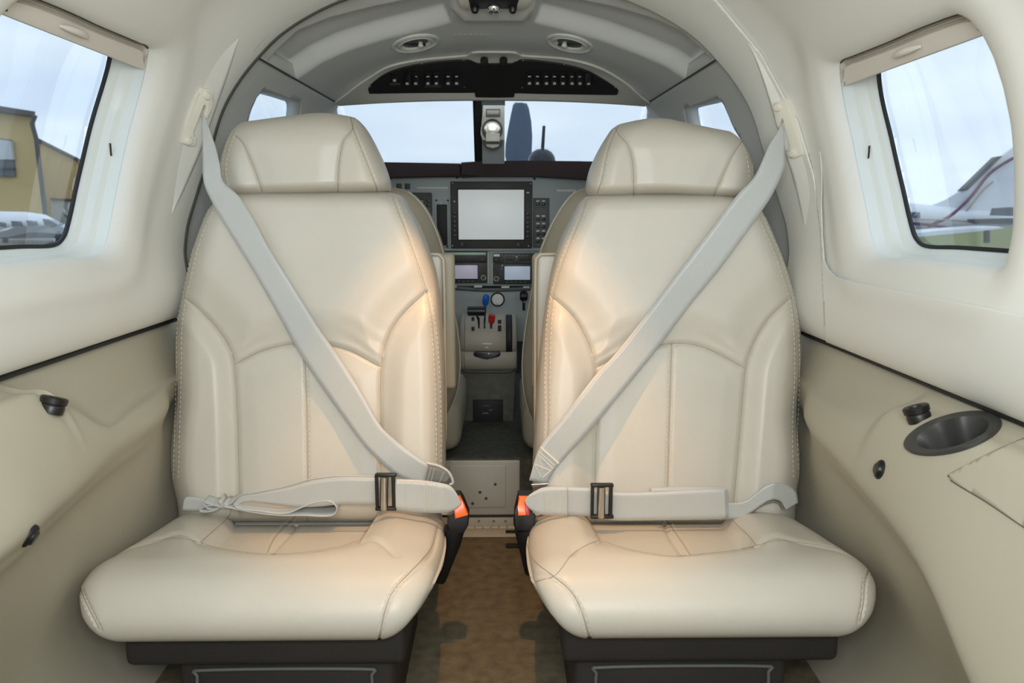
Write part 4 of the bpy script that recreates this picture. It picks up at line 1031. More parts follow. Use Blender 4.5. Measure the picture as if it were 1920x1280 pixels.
slab('glareshield_pad', [(540, 306), (640, 303), (730, 304), (862, 306), (864, 330), (800, 330.5), (730, 332), (640, 336), (540, 344)], 2.66, 2.66, 0.48, 'glareshield', gs, 0.006)
slab('glareshield_pad', [(864.5, 304), (900, 302), (980, 301), (1090, 302), (1200, 305), (1340, 310), (1340, 350), (1200, 342), (1100, 335.5), (1000, 329.5), (900, 329.5), (864.5, 331)], 2.655, 2.655, 0.48, 'glareshield', gs, 0.006)
def knob(name, x, y, Y, r, h, m, parent, seg=18):
    return lathe(name, P(x, y, Y), (0, -1, 0), [(r, -.002), (r, h*.7), (r*.85, h), (r*.6, h), (r*.55, h*1.5), (0, h*1.5)], m, parent, seg)
# multi-function display
mf = thing('multifunction_display', 'large square cockpit display with painted glare glow on its blank screen', 'display', P(921, 466, YP))
pbox('bezel', 845, 340, 998, 465, YP-.018, 0.018, 'bezel', mf, 0.003)
pbox('screen_surround', 857.5, 353.5, 984.5, 451, YP-.0195, .003, 'black_plastic', mf, 0.0012)
pbox('screen', 859.5, 355.5, 982.5, 449, YP-.021, .003, 'screen_glare', mf, 0.0012)
for x, y in ((848.5, 343.5), (994.5, 344), (848.5, 461), (991, 461.5)): lathe('screw', P(x, y, YP-.018), (0, -1, 0), [(.0028, 0), (.0028, .001), (.0012, .002), (0, .002)], 'steel', mf, 10)
knob('rotary_knob', 866.5, 457.5, YP-.018, .0075, .010, 'anthracite', mf); knob('rotary_knob', 971.5, 458.5, YP-.018, .0075, .010, 'anthracite', mf)
for k in range(6): pbox('side_key', 848, 396+k*8.6, 855, 401+k*8.6, YP-.021, .004, 'black_plastic', mf, 0.0008)
for k in range(6): pbox('side_key', 986.5, 398+k*8.6, 993, 403.5+k*8.6, YP-.021, .004, 'black_plastic', mf, 0.0008)
pbox('power_mark', 987, 360, 992.5, 362.2, YP-.0195, .002, 'mark_white', mf, 0.0003); lathe('light_sensor', P(852, 377.5, YP-.018), (0, -1, 0), [(.0022, 0), (.0022, .001), (0, .0012)], 'dial_white', mf, 10)
pbox('maker_plate', 917, 343.5, 932, 347, YP-.019, .002, 'anthracite', mf, 0.0003)
# pilot's display, mostly hidden
pf = thing('flight_display', 'left flight display half hidden behind the cockpit seat', 'display', P(750, 466, YP))
pbox('bezel', 676, 361, 810, 466, YP-.016, .016, 'bezel', pf, 0.003); pbox('screen_surround', 690, 372.5, 797, 453, YP-.0175, .003, 'black_plastic', pf, .001); pbox('screen', 692, 375, 794.5, 451, YP-.019, .003, 'screen_rose', pf, .001)
lathe('screw', P(805, 365, YP-.016), (0, -1, 0), [(.005, 0), (.005, .001), (0, .002)], 'anthracite', pf, 12)
for y in (374, 382): pbox('side_key', 799.5, y, 806, y+5.5, YP-.019, .004, 'black_plastic', pf, .0008)
# annunciator column
an = thing('annunciator_column', 'narrow dark annunciator column left of the large display', 'annunciator', P(828, 463, YP))
pbox('column_frame', 815.5, 375, 842, 463, YP-.004, .006, 'dash_grey', an, .001); pbox('column_window', 819, 383, 838.5, 460, YP-.008, .006, 'black_matte', an, .001)
for x, y in ((818, 375.5), (840, 375.5), (839, 462)): lathe('screw', P(x, y, YP-.004), (0, -1, 0), [(.0032, 0), (.0032, .003), (0, .004)], 'black_matte', an, 10)
lathe('test_lamp', P(827, 381, YP-.004), (0, -1, 0), [(.0024, 0), (.0024, .002), (0, .003)], 'dial_white', an, 10)
# switch module at the right of the display
sm = thing('switch_module', 'dark module with two columns of small lit keys beside the display', 'switch panel', P(1015, 463, YP))
pbox('module_frame', 999.5, 371, 1030, 464, YP-.004, .006, 'dash_dark', sm, .001); pbox('module_plate', 1001, 373, 1028, 462, YP-.007, .006, 'dash_dark', sm, .001)
for r_, y in enumerate((378, 393, 406, 420, 434, 448)):
    for x in (1008.5, 1019):
        if r_ == 1: knob('toggle', x, y-6, YP-.007, .0042, .007, 'black_plastic', sm, 10)
        else:
            k = pbox('key', x-3.6, y+2.0, x+3.6, y+7, YP-.010, .005, 'black_plastic', sm, .0008)
            pbox('key_lettering', x-3, y-2.5, x+3, y+.3, YP-.0076, .002, 'mark_white', k, .0003)
# radio stacks
rd = thing('transponder_radio', 'radio with pale green strip display above the left navigator', 'radio', P(872, 491, YP))
pbox('radio_body', 828, 471.5, 914, 491, YP-.012, .02, 'bezel', rd, .002); pbox('strip_display', 831, 473.2, 911, 478, YP-.0135, .003, 'lcd_green', rd, .0004)
for k in range(5): pbox('radio_key', 844+k*10.5, 483.5, 850+k*10.5, 487, YP-.0145, .004, 'anthracite', rd, .0006)
knob('rotary_knob', 905.5, 485.5, YP-.012, .0055, .008, 'black_plastic', rd, 14)
def navigator(x0, x1, sx0, sx1, y0, flip, lab, scr):
    g = thing('gps_navigator', lab, 'gps', P((x0+x1)/2, y0+39, YP), 'cockpit navigators')
    pbox('radio_body', x0, y0, x1, y0+38.5, YP-.012, .02, 'bezel', g, .002)
    pbox('screen_surround', sx0-1.3, y0+3.6, sx1+1.3, y0+32.5, YP-.0135, .003, 'dome_black', g, .0006); pbox('screen', sx0, y0+5, sx1, y0+30.5, YP-.015, .003, scr, g, .0006)
    kx = x1-7.5 if not flip else x0+6.5
    lathe('selector_ring', P(kx, y0+28, YP-.012), (0, -1, 0), [(.0096, 0), (.0096, .007), (.0080, .010), (.0072, .010)], 'steel', g, 20); knob('selector_knob', kx, y0+28, YP-.012, .0066, .013, 'anthracite', g, 16)
    for i in range(2):
        for j in range(2):
            if not flip: pbox('radio_key', x1-13+i*7, y0+9.5+j*6, x1-8+i*7, y0+12.5+j*6, YP-.0145, .004, 'anthracite', g, .0006)
    if flip:
        for yy in (10, 18): knob('volume_knob', x0+7.5, y0+yy, YP-.012, .0042, .008, 'anthracite', g, 12)
        pbox('radio_key', x0+14.5, y0+8, x0+17.5, y0+11, YP-.0145, .004, 'mark_grey', g, .0005)
    for k in range(5): pbox('softkey', sx0+3+k*(sx1-sx0-6)/5, y0+34, sx0+7+k*(sx1-sx0-6)/5, y0+35.4, YP-.0136, .002, 'mark_grey', g, .0003)
    lathe('light_sensor', P(sx0-4, y0+3.5, YP-.012), (0, -1, 0), [(.0022, 0), (.0022, .001), (0, .0012)], 'dial_white', g, 10)
navigator(838, 914, 847, 895.5, 492, False, 'left navigator radio with lilac screen and silver knob', 'screen_lilac')
navigator(924.5, 1004, 946, 994, 494, True, 'right navigator radio with pale blue screen and silver knob', 'screen_blue')
au = thing('audio_panel', 'audio panel with white outlined keys above the right navigator', 'radio', P(962, 493, YP))
pbox('radio_body', 924.5, 475, 1004, 492.5, YP-.012, .02, 'bezel', au, .002); pbox('power_label', 925.5, 476.5, 937, 480.8, YP-.0135, .003, 'dial_white', au, .0004)
for x0, x1 in ((945.5, 967), (970, 1003)):
    for a_, b_, c_, d_ in ((x0, 476, x0+.8, 491), (x1-.8, 476, x1, 491), (x0, 490.4, x1, 491.2)): pbox('outline_mark', a_, b_, c_, d_, YP-.0125, .001, 'mark_grey', au, 0)
for x in (949, 956, 963, 974, 981, 988):
    pbox('audio_key', x-2.2, 483, x+2.2, 488, YP-.015, .004, 'anthracite', au, .0008); pbox('key_lettering', x-2.2, 477.8, x+2.2, 479.6, YP-.0128, .001, 'mark_grey', au, 0)
lathe('indicator', P(968.6, 481.5, YP-.012), (0, -1, 0), [(.0024, 0), (.0024, .001), (0, .0015)], 'dial_white', au, 10); lathe('indicator', P(941, 478.5, YP-.012), (0, -1, 0), [(.003, 0), (.003, .001), (0, .0015)], 'mark_grey', au, 10)
knob('volume_knob', 930.5, 486.5, YP-.012, .005, .008, 'black_plastic', au, 12); knob('volume_knob', 940, 486.5, YP-.012, .004, .008, 'black_plastic', au, 12)
# round gauge and gear handle on the lower face
ga = thing('round_gauge', 'small round gauge with bright white face below the radios', 'gauge', P(933, 575, YP-.02)); c = P(933, 561, YP-.021)
lathe('gauge_bezel', c, (0, -1, 0), [(.0245, 0), (.0245, .006), (.022, .009), (.0195, .006)], 'black_plastic', ga, 32); lathe('gauge_face', c, (0, -1, 0), [(.020, 0), (.020, .005), (0, .0055)], 'dial_white', ga, 32)
pbox('gauge_mark', 929.5, 568.5, 936, 571.5, YP-.0275, .002, 'lcd_green', ga, .0005)
gh = thing('gear_handle', 'dark landing gear handle on the lower panel beside the right seat', 'lever', P(982, 582, YP-.02))
pbox('handle_slot', 979.5, 552, 985, 582, YP-.022, .004, 'black_matte', gh, .001); lathe('handle_wheel', P(982, 555, YP-.03), (1, 0, 0), [(.012, -.013), (.016, -.009), (.016, .009), (.012, .013)], 'black_plastic', gh, 20, None, True); pbox('handle_stem', 980, 541, 984.5, 552, YP-.03, .012, 'black_plastic', gh, .001)
pbox('handle_lamp', 982, 565, 984, 567, YP-.024, .004, 'dial_white', gh, .0004)

# ================================================================ THROTTLE QUADRANT AND PEDESTAL
tq = thing('throttle_quadrant', 'grey-beige throttle quadrant with coloured levers between the cockpit seats', 'throttle quadrant', P(915, 694, 2.42))
prof = [(588, 2.60), (587, 2.54), (590, 2.50), (597, 2.465), (608, 2.44), (625, 2.425), (645, 2.420), (655, 2.422), (658, 2.428), (660, 2.405), (668, 2.398), (680, 2.398), (689, 2.404), (694, 2.42), (694, 2.60)]
pz = [(Y, P(915, y, Y)[2]) for y, Y in prof]
xL = P(862, 650, 2.42)[0]; xR = P(969, 650, 2.42)[0]
bm = bmesh.new(); colsq = []
for i, (x, k) in enumerate([(xL, .0), (xL+.004, .006), (xL+.014, .010), (xL+.0145, .007), (xL+.016, .010), (xR-.013, .010), (xR-.003, .006), (xR, .0)]):
    zc_ = sum(z for _, z in pz)/len(pz); colsq.append([bm.verts.new((x, Y+(.010-k), z-(.010-k)*(.6 if z > zc_ else -.3))) for Y, z in pz])
for a_, b_ in zip(colsq, colsq[1:]):
    for i in range(len(pz)-1): bm.faces.new((a_[i], a_[i+1], b_[i+1], b_[i]))
bm.faces.new(colsq[0]); bm.faces.new(colsq[-1]); bm_obj('quadrant_housing', bm, 'quadrant', tq, True, 50)
tqs = Surf(); me_ = tq.children[0].data; tqs.add([v.co for v in me_.vertices], [list(p.vertices) for p in me_.polygons])
for x0, x1, y0, y1 in ((884, 889.5, 596, 620), (896.5, 899.5, 597, 615), (907, 910, 598, 615.5), (919, 922.5, 606, 616), (933.5, 940, 601, 621)):
    surf_poly('lever_slot', tqs, [(x0, y0), (x1, y0), (x1, y1), (x0, y1)], -.006, .0045, 'black_matte', tq)
for x, y0, y1 in ((879, 610, 632), (893.5, 606, 624), (904.5, 606, 624), (917, 606, 622), (930, 606, 622), (942.5, 606, 620)):
    surf_poly('scale_mark', tqs, [(x-.5, y0), (x+.5, y0), (x+.5, y1), (x-.5, y1)], -.004, .0022, 'cover_plate', tq)
for x0, x1, y in ((905, 922, 644), (909.5, 916, 651)): surf_poly('quadrant_lettering', tqs, [(x0, y-1.1), (x1, y-1.1), (x1, y+1.1), (x0, y+1.1)], 0, .0006, 'mark_white', tq)
pl_ = thing('power_lever', 'black power lever with wide hand grip', 'lever', P(898, 612, 2.45)); tube('lever_stem', [P(898, 614, 2.45), P(897.5, 600, 2.43), P(893, 588, 2.42)], .003, 'black_plastic', pl_, 8)
a_, b_ = P(876.5, 583, 2.41), P(910, 583, 2.41); lathe('lever_grip', (a_+b_)/2, (1, 0, 0), [(.010, -.0275), (.0145, -.0255), (.0145, .0255), (.010, .0275)], 'black_plastic', pl_, 20, None, True)
bl_ = thing('propeller_lever', 'tall lever with faceted blue knob', 'lever', P(909, 612, 2.45)); tube('lever_stem', [P(908.5, 615, 2.45), P(909.5, 590, 2.45), P(910.5, 572, 2.45)], .0025, 'black_plastic', bl_, 8)
lathe('lever_knob', P(909.5, 574, 2.45), Vector(P(912, 551, 2.45))-Vector(P(909.5, 574, 2.45)), [(.0045, 0), (.0095, .008), (.0105, .020), (.0098, .032), (.006, .037), (0, .037)], 'blue_knob', bl_, 8)
rl_ = thing('condition_lever', 'short lever with faceted red knob', 'lever', P(921, 612, 2.44)); tube('lever_stem', [P(921, 615, 2.44), P(921.5, 600, 2.43)], .003, 'black_plastic', rl_, 8)
lathe('lever_knob', P(921, 607, 2.425), Vector(P(922.5, 588, 2.42))-Vector(P(921, 607, 2.425)), [(.005, 0), (.0095, .007), (.0105, .018), (.0100, .028), (.006, .031), (0, .031)], 'red_knob', rl_, 8)
tw = thing('trim_wheel', 'dark trim wheel set into the right of the quadrant', 'wheel', P(954, 680, 2.42)); r_ = (P(954, 594, 2.42)[2]-P(954, 679, 2.42)[2])/2
lathe('wheel_rim', (P(954.5, 636, 2.42)[0], 2.400+r_, P(954, 636, 2.42)[2]), (1, 0, 0), [(r_*.82, -.0095), (r_*.97, -.0095), (r_, -.006), (r_*.985, 0), (r_, .006), (r_*.97, .0095), (r_*.82, .0095)], 'black_matte', tw, 44)
fp = thing('flap_selector', 'wide black scalloped selector low on the quadrant', 'lever', P(913, 674, 2.40))
slab('selector_plate', [(889, 660), (937, 660), (938.5, 664), (936, 668), (928, 670), (920, 671), (915, 673.5), (911, 673.5), (906, 671), (898, 670), (890, 668), (887.5, 664)], 2.385, 2.385, .02, 'black_plastic', fp, .002)
lathe('selector_mark', P(916.5, 662.5, 2.384), (0, -1, 0), [(.0022, 0), (.0022, .001), (0, .0015)], 'dial_white', fp, 10)
tube('quadrant_trim', cr([P(x, y, 2.42) for x, y in ((863, 686), (868, 692), (875, 695.5), (890, 696.5), (915, 696.5), (940, 696.5), (954, 695.5), (962, 692), (967, 686))], 40), .0038, 'dash_dark', tq, 8)
pe = thing('centre_pedestal', 'carpeted pedestal with a black panel below the quadrant', 'pedestal', P(915, 818, 2.45))
slab('pedestal_body', [(864, 690), (967, 690), (961, 830), (868, 830)], 2.46, 2.44, .36, 'pedestal', pe, .008)
pbox('pedestal_panel', 887, 750, 943, 812, 2.436, .01, 'black_matte', pe, .002)
for x0, x1, y0, y1 in ((904.5, 916, 773.5, 775.5), (917, 923.5, 768, 769.5), (906, 918, 760, 761)): pbox('panel_mark', x0, y0, x1, y1, 2.4345, .003, 'mark_grey', pe, .0003)

# ================================================================ ACCESS COVER AT THE END OF THE AISLE
ac = thing('access_cover', 'pale grey access cover with small holes at the end of the aisle', 'cover', P(905, 988, 1.975))
pbox('cover_frame', 826, 858, 981, 968, 1.9815, .006, 'carpet_grey', ac, .002); pbox('cover_plate', 828, 863.5, 975, 966, 1.975, .010, 'cover_plate', ac, .006, 3); pbox('cover_emboss', 842, 872, 949, 952, 1.972, .006, 'cover_plate', ac, .004, 3)
for x, y in ((928.5, 907.5), (900, 922.5), (911.5, 934), (886, 943.5)): lathe('cover_hole', P(x, y, 1.972), (0, -1, 0), [(.0038, 0), (.0038, .0012), (.0022, .0014), (0, -.0005)], 'bezel', ac, 12)
a_ = P(826, 972, 1.982); b_ = P(985, 988, 1.982); box('hinge_leaf', (a_[0], 1.976, .004), (b_[0], 1.984, P(905, 970, 1.98)[2]), 'cover_plate', ac, .001)
box('hinge_floor_leaf', (a_[0], 1.925, .001), (b_[0]-.02, 1.980, .004), 'cover_plate', ac, .001)
for k in range(10): x = a_[0]+.008+k*.021; lathe('hinge_knuckle', (x, 1.974, .0065), (1, 0, 0), [(.004, 0), (.004, .015)], 'cover_plate', ac, 10, None, True)
for x in (898, 926, 948): lathe('screw', P(x, 976.5, 1.976), (0, -1, 0), [(.0035, 0), (.0035, .001), (0, .0015)], 'mark_grey', ac, 10)
for y, lab in ((997.5, 'upper black slot bar on the carpet beside the right seat'), (1022.5, 'lower black slot bar on the carpet beside the right seat')):
    a_ = PZ(948, y, .003); b_ = PZ(980, y, .003); o = box('floor_fitting', (a_[0], a_[1]-.010, .0), (b_[0], a_[1]+.010, .006), 'black_matte', None, .002); tag(o, lab, 'floor fitting', 'black floor slot bars')

# ================================================================ NOSE OF THE AIRCRAFT
pr = thing('propeller', 'blue-grey propeller blade standing upright ahead of the windshield', 'propeller', P(972, 420, 4.3))
slab('propeller_blade', [(966, 191.5), (978, 192), (988, 193.5), (992, 203), (996, 226), (998, 255), (997, 285), (993, 320), (985, 370), (960, 370), (952, 320), (947, 290), (948, 270), (953, 240), (958, 214), (962, 196)], 4.3, 4.3, .045, 'prop_blue', pr, .012)
lathe('spinner', P(972, 395, 4.15), (0, 1, 0), [(.17, 0), (.155, .12), (.10, .28), (0, .36)], 'dome_black', pr, 28)
hc = P(972, 395, 4.15); tube('propeller_shaft', [(hc[0], 3.21, hc[2]), (hc[0], 4.16, hc[2])], .05, 'dome_black', pr, 14)
dm = thing('dome_fitting', 'glossy black dome with a short upright rod behind the glareshield', 'antenna', P(1016, 300, 2.95)); c = P(1016, 302, 2.95)
lathe('dome', c, (0, 0, 1), [(.050, -.03), (.050, 0), (.046, .016), (.036, .031), (.020, .041), (0, .044)], 'dome_black', dm, 32)
tube('rod', [P(1017, 284, 2.95), P(1018.5, 260, 2.95), P(1020, 236, 2.95)], [.0065, .006, .0055], 'dome_black', dm, 12)
box('dome_stand', (c[0]-.03, c[1]-.03, P(1016, 330, 2.95)[2]), (c[0]+.03, c[1]+.03, c[2]-.025), 'dome_black', dm, .004)

# ================================================================ SEAT BELTS
def ribbon(name, L, R, Yf, material, parent, n=90, cols=7, lift=0.004, smooth_n=9, thick=0.0016, surf=None, clearance=True):
    """webbing whose two edges are traced; lies on the seat where it touches it"""
    A = cr(L, n); B = cr(R, n); S = surf or SEATS
    G = np.zeros((n, cols, 3)); Ys = np.zeros((n, cols))
    for i in range(n):
        for c in range(cols):
            p = A[i]*(1-c/(cols-1))+B[i]*c/(cols-1); G[i, c, :2] = p
            y = Yf(p[0], p[1], i/(n-1))
            h, nn = S.hit(*p) if clearance else (None, None)
            Ys[i, c] = h[1]-lift if (h is not None and h[1] < 1.75) else np.nan
            G[i, c, 2] = y
    row = np.array([min(np.nanmin(Ys[i]) if np.any(~np.isnan(Ys[i])) else 9.0, G[i, :, 2].min()) for i in range(n)])
    good = row < 5; row = np.interp(np.arange(n), np.arange(n)[good], row[good]); k = smooth_n
    env = np.array([min(row[max(0, i-k):i+k+1]) for i in range(n)]); env = np.convolve(np.pad(env, k, mode='edge'), np.ones(2*k+1)/(2*k+1), 'valid')
    V = []
    for i in range(n):
        for c in range(cols): V.append(P(G[i, c, 0], G[i, c, 1], env[i] if clearance else G[i, c, 2]))
    V = np.array(V); Fc = [(i*cols+c, (i+1)*cols+c, (i+1)*cols+c+1, i*cols+c+1) for i in range(n-1) for c in range(cols-1)]
    o = mesh(name, V, Fc, material, parent, True, face_cam=True); solid(o, thick, 0)
    return o
def ribbon3(name, A, B, material, parent, n=80, thick=0.0016, cols=5):
    return strip(name, cr(A, n), cr(B, n), material, parent, thick, cols)
# brackets on the pillars
def bracket(side, pts, bolts, lab):
    ctr = np.mean([bolts[0], bolts[1]], 0); h0, _ = WALL.hit(*ctr); hh = np.array([WALL.hit(*p)[0] for p in pts+bolts if WALL.hit(*p)[0] is not None and WALL.hit(*p)[0][1] < 1.72])
    _, _, vt = np.linalg.svd(hh-hh.mean(0)); nn = vt[2]*np.sign((CAM-h0)@vt[2]); nn = nn+np.array([-side*.0, -.25, 0]); nn /= np.linalg.norm(nn)
    k0 = float(np.percentile(hh@nn, 75))+.002                 # plane of the plate, just clear of the trim
    def onp(p, o=0.0):
        r = ray(*p); return CAM+r*((k0+o-CAM@nn)/(r@nn))
    t = thing('belt_bracket', lab, 'bracket', onp(bolts[1]), 'shoulder belt brackets')
    bm = bmesh.new(); n = len(pts); f = [bm.verts.new(tuple(onp(p, .006))) for p in pts]; k = [bm.verts.new(tuple(onp(p, .006)-nn*.022)) for p in pts]
    tp_ = bm.faces.new(f); bm.faces.new(k)
    for i in range(n): bm.faces.new((f[i], f[(i+1) % n], k[(i+1) % n], k[i]))
    bmesh.ops.bevel(bm, geom=list(tp_.edges), offset=.0022, segments=2, affect='EDGES', profile=0.5, clamp_overlap=True)
    bm_obj('bracket_plate', bm, 'white_plastic', t)
    for b in bolts: lathe('bolt_cap', onp(b, .005), nn, [(.0085, 0), (.0085, .003), (.006, .0062), (0, .007)], 'white_plastic', t, 18)
    global BRY; BRY = onp(bolts[0], .004)[1]
    return t
bracket(-1, [(379, 165), (392, 167), (400, 172), (401, 188), (398, 201), (391, 222), (385, 224), (381, 219), (386, 203), (388, 196), (384, 193.5), (380, 197), (360, 248), (366, 255), (371, 265), (366, 274), (358, 275), (340, 268), (337, 262), (346, 250), (373, 174)], [(387, 179), (353, 264)], 'white belt bracket on the left pillar')
yaL = BRY
bracket(1, [(1449, 193), (1470, 187), (1476, 192), (1504, 284), (1503, 291), (1486, 298), (1480, 297), (1474, 288), (1473, 284), (1483, 274), (1470, 223), (1466, 216), (1464, 226), (1459, 241), (1455, 233), (1450, 210)], [(1459, 201), (1486.5, 287)], 'white belt bracket on the right pillar')
yaR = BRY
def mk_belt(side):
    lab = 'silver-grey three-point seat belt across the %s seat' % ('left' if side < 0 else 'right')
    return thing('seat_belt', lab, 'seat belt', (side*.33, 1.40, .27), 'passenger seat belts')
bL = mk_belt(-1); bR = mk_belt(1)
def y_sh(ya, y0, y1):
    def f(px, py, t): return np.interp(py, [y0, y1, 2000], [ya, 1.535, 1.535]) if py < y1 else 9.0
    return f
shL_L = [(378, 222), (379.5, 255), (380, 300), (383, 345), (406, 394), (440, 450), (476, 508), (529, 602), (574, 681), (648, 787), (692, 844), (737, 886), (775, 903), (800, 911)]
shL_R = [(381, 212), (393, 243), (404, 275), (412, 308), (418, 340), (449, 369), (478, 415), (507, 469), (570, 570), (601, 620), (636, 669), (677, 734), (711, 794), (738, 822), (772, 848), (803, 869), (840, 884)]
ribbon('shoulder_strap', shL_L, shL_R, y_sh(yaL, 215, 372), 'webbing', bL, 120)
shR_L = [(1470, 244), (1471, 290), (1471, 313), (1453, 355), (1429, 394), (1355, 496), (1292, 574), (1230, 656), (1210, 681), (1122, 787), (1047, 872), (1024, 906)]
shR_R = [(1466, 231), (1455, 252), (1441, 274), (1414, 332), (1378, 371), (1292, 484), (1214, 586), (1156, 660), (1116, 703), (1054, 784), (1012, 839), (992, 900)]
ribbon('shoulder_strap', shR_L, shR_R, y_sh(yaR, 230, 372), 'webbing', bR, 120)
BELT = Surf()
for b in (bL, bR):
    for ch in b.children:
        if ch.type == 'MESH': BELT.add([v.co for v in ch.data.vertices], [list(p.vertices) for p in ch.data.polygons])
def const(y): return lambda px, py, t: y
YB = 1.405
# stitched ends of the shoulder straps
def dash_rows(parent, rows, Y, m='thread', n=14, w=.0007):
    for (x0, y0, x1, y1) in rows:
        a, b = P(x0, y0, Y), P(x1, y1, Y); V, Fc = [], []
        for k in range(n):
            p = a+(b-a)*(k/n); q = a+(b-a)*((k+.6)/n); b0 = len(V)
            u = np.array([w, 0, 0]) if abs(y1-y0) > abs(x1-x0) else np.array([0, 0, w])
            V += [p-u, q-u, q+u, p+u, p-u*.5-np.array([0, .001, 0]), q-u*.5-np.array([0, .001, 0]), q+u*.5-np.array([0, .001, 0]), p+u*.5-np.array([0, .001, 0])]
            Fc += [tuple(b0+i for i in f) for f in ((4, 5, 6, 7), (0, 1, 5, 4), (1, 2, 6, 5), (2, 3, 7, 6), (3, 0, 4, 7))]
        tag(mesh('stitching', V, Fc, m, parent, False), kind='stuff')
# left lap belt: stitched end, adjuster, strap, folded tail
ribbon('stitched_end', [(737, 955), (790, 960), (830, 961), (848, 957), (858, 950), (864, 944)], [(742, 898), (790, 900), (830, 906), (846, 912), (857, 926), (864, 940)], const(YB-.012), 'webbing', bL, 40, 7, smooth_n=4, thick=.003, clearance=False)
dash_rows(bL, [(761, 903, 762, 952), (796, 905, 797, 957), (799, 905, 800, 957), (806, 908, 807, 955), (811, 908, 812, 955), (817, 908, 818, 955), (833, 910, 834, 952), (838, 912, 839, 951)], YB-.0142)
ribbon('strap_end_fold', [(792, 908), (812, 905), (832, 905), (838, 902)], [(803, 869), (822, 876), (838, 883), (844, 893)], const(YB+.020), 'webbing_dark', bL, 24, 5, smooth_n=3, thick=.003, clearance=False)
dash_rows(bL, [(802, 875, 795, 902), (808, 877, 801, 903), (814, 879, 808, 904), (832, 885, 824, 904)], YB+.0180)
tube('strap_edge_loop', cr([P(x, y, YB+.012) for x, y in ((800, 868), (822, 873), (838, 882), (846, 893), (849, 905), (843, 908))], 30), .0026, 'webbing', bL, 8)
def adjuster(parent, x0, x1, y0, y1, Y):
    b = pbox('adjuster_frame', x0, y0, x0+6, y1, Y, .010, 'black_plastic', parent, .002)
    pbox('adjuster_bar', x1-7, y0+2, x1, y1-2, Y, .010, 'black_plastic', b, .002); pbox('adjuster_bar', x0, y0, x1+2, y0+6, Y-.001, .012, 'black_plastic', b, .002); pbox('adjuster_bar', x0, y1-6, x1+2, y1, Y-.001, .012, 'black_plastic', b, .002)
    a, c = P((x0+x1)/2-2, y1-4, Y+.004), P((x0+x1)/2-1, y0+4, Y+.004); tube('adjuster_roller', [a, c], .0075, 'steel', b, 16)
adjuster(bL, 703, 741, 889, 958, YB-.016)
ribbon('lap_strap', [(712, 946), (680, 946), (640, 945), (600, 949), (560, 950), (525, 946), (495, 942), (470, 939), (452, 942), (446, 950)], [(712, 895), (680, 894), (640, 894), (610, 897), (580, 902), (550, 911), (520, 918), (480, 926), (452, 930), (438, 944)], const(YB), 'webbing', bL, 90, 7, smooth_n=5, clearance=False)
tube('strap_edge', cr([P(x, y, YB+.01) for x, y in ((700, 893), (640, 892.5), (605, 895), (575, 900), (545, 909), (515, 916), (478, 923), (450, 928), (434, 944))], 60), .0016, 'webbing', bL, 6)
def lying(name, pts, parent, Y=YB-.004, w=.046, m='webbing', n=90):
    A = cr([P(x, y, Y) for x, y in pts], n); B = A+np.array([0, w, .004]); return strip(name, A, B, m, parent, .0018, 4)
lying('strap_tail', [(438, 944), (444, 952), (460, 956), (490, 959), (515, 963), (540, 962), (560, 954), (580, 945), (600, 940.5), (618, 940), (629, 948), (631, 957), (624, 966), (605, 968), (570, 966.5), (530, 966.5), (490, 963), (455, 957), (430, 952), (416, 950)], bL)
lying('strap_knot', [(436, 942), (424, 948), (412, 951), (395, 946), (382, 943), (384, 950), (396, 956), (410, 952), (420, 946), (432, 953)], bL, YB+.0, .03)
lying('strap_knot', [(418, 952), (400, 948), (385, 950), (374, 956), (380, 960), (395, 959), (408, 954), (414, 946), (410, 940)], bL, YB-.002, .032)
ribbon('anchor_strap', [(342, 955), (352, 957), (372, 956), (388, 948), (404, 950)], [(345, 936), (352, 931), (372, 933), (392, 940), (408, 946)], const(YB+.012), 'webbing', bL, 40, 6, smooth_n=3, clearance=False)
# right lap belt
ribbon('stitched_end', [(1064, 965), (1030, 965), (1010, 963), (998, 957), (988, 948), (984.5, 939)], [(1064, 912), (1035, 912), (1018, 914), (1004, 920), (992, 928), (984.5, 936)], const(YB-.012), 'webbing', bR, 40, 7, smooth_n=4, thick=.003, clearance=False)
dash_rows(bR, [(1021, 921, 1021, 960), (1027, 918, 1027, 961), (1033, 918, 1033, 961), (1044, 918, 1044, 961), (1050, 918, 1050, 961), (1056, 917, 1056, 962), (1061, 913, 1061.5, 964)], YB-.0142)
ribbon('lap_strap', [(1060, 965), (1090, 966.5), (1112, 968), (1150, 975), (1220, 975), (1300, 974), (1345, 973), (1362, 971)], [(1060, 912), (1090, 913.5), (1112, 915), (1150, 922), (1220, 922), (1300, 918), (1345, 916), (1360, 918)], const(YB-.002), 'webbing', bR, 90, 7, smooth_n=5, clearance=False)
adjuster(bR, 1108, 1149, 908, 973, YB-.017)
A = cr([P(1354, 972, YB-.002), P(1362, 972, YB), P(1365.5, 971, YB+.010), P(1362, 970, YB+.019), P(1330, 968, YB+.021), P(1222, 960, YB+.021)], 40); B = cr([P(1352, 917, YB-.002), P(1360, 917.5, YB), P(1364, 919, YB+.010), P(1358, 915, YB+.019), P(1330, 912, YB+.021), P(1220, 913, YB+.021)], 40)
strip('strap_fold', A, B, 'webbing', bR, .0018, 5)
ribbon('anchor_strap', [(1345, 974), (1366, 973), (1388, 971), (1405, 962), (1420, 952), (1436, 941), (1450, 936), (1464, 940), (1470, 949), (1474, 955)], [(1345, 942), (1366, 942), (1388, 941), (1402, 936), (1416, 926), (1434, 912), (1452, 905), (1474, 908), (1492, 922), (1496, 942)], lambda px, py, t: np.interp(px, [1345, 1400, 1450, 1500], [YB+.010, YB+.012, YB+.004, YB+.022]), 'webbing', bR, 70, 7, smooth_n=4, clearance=False)
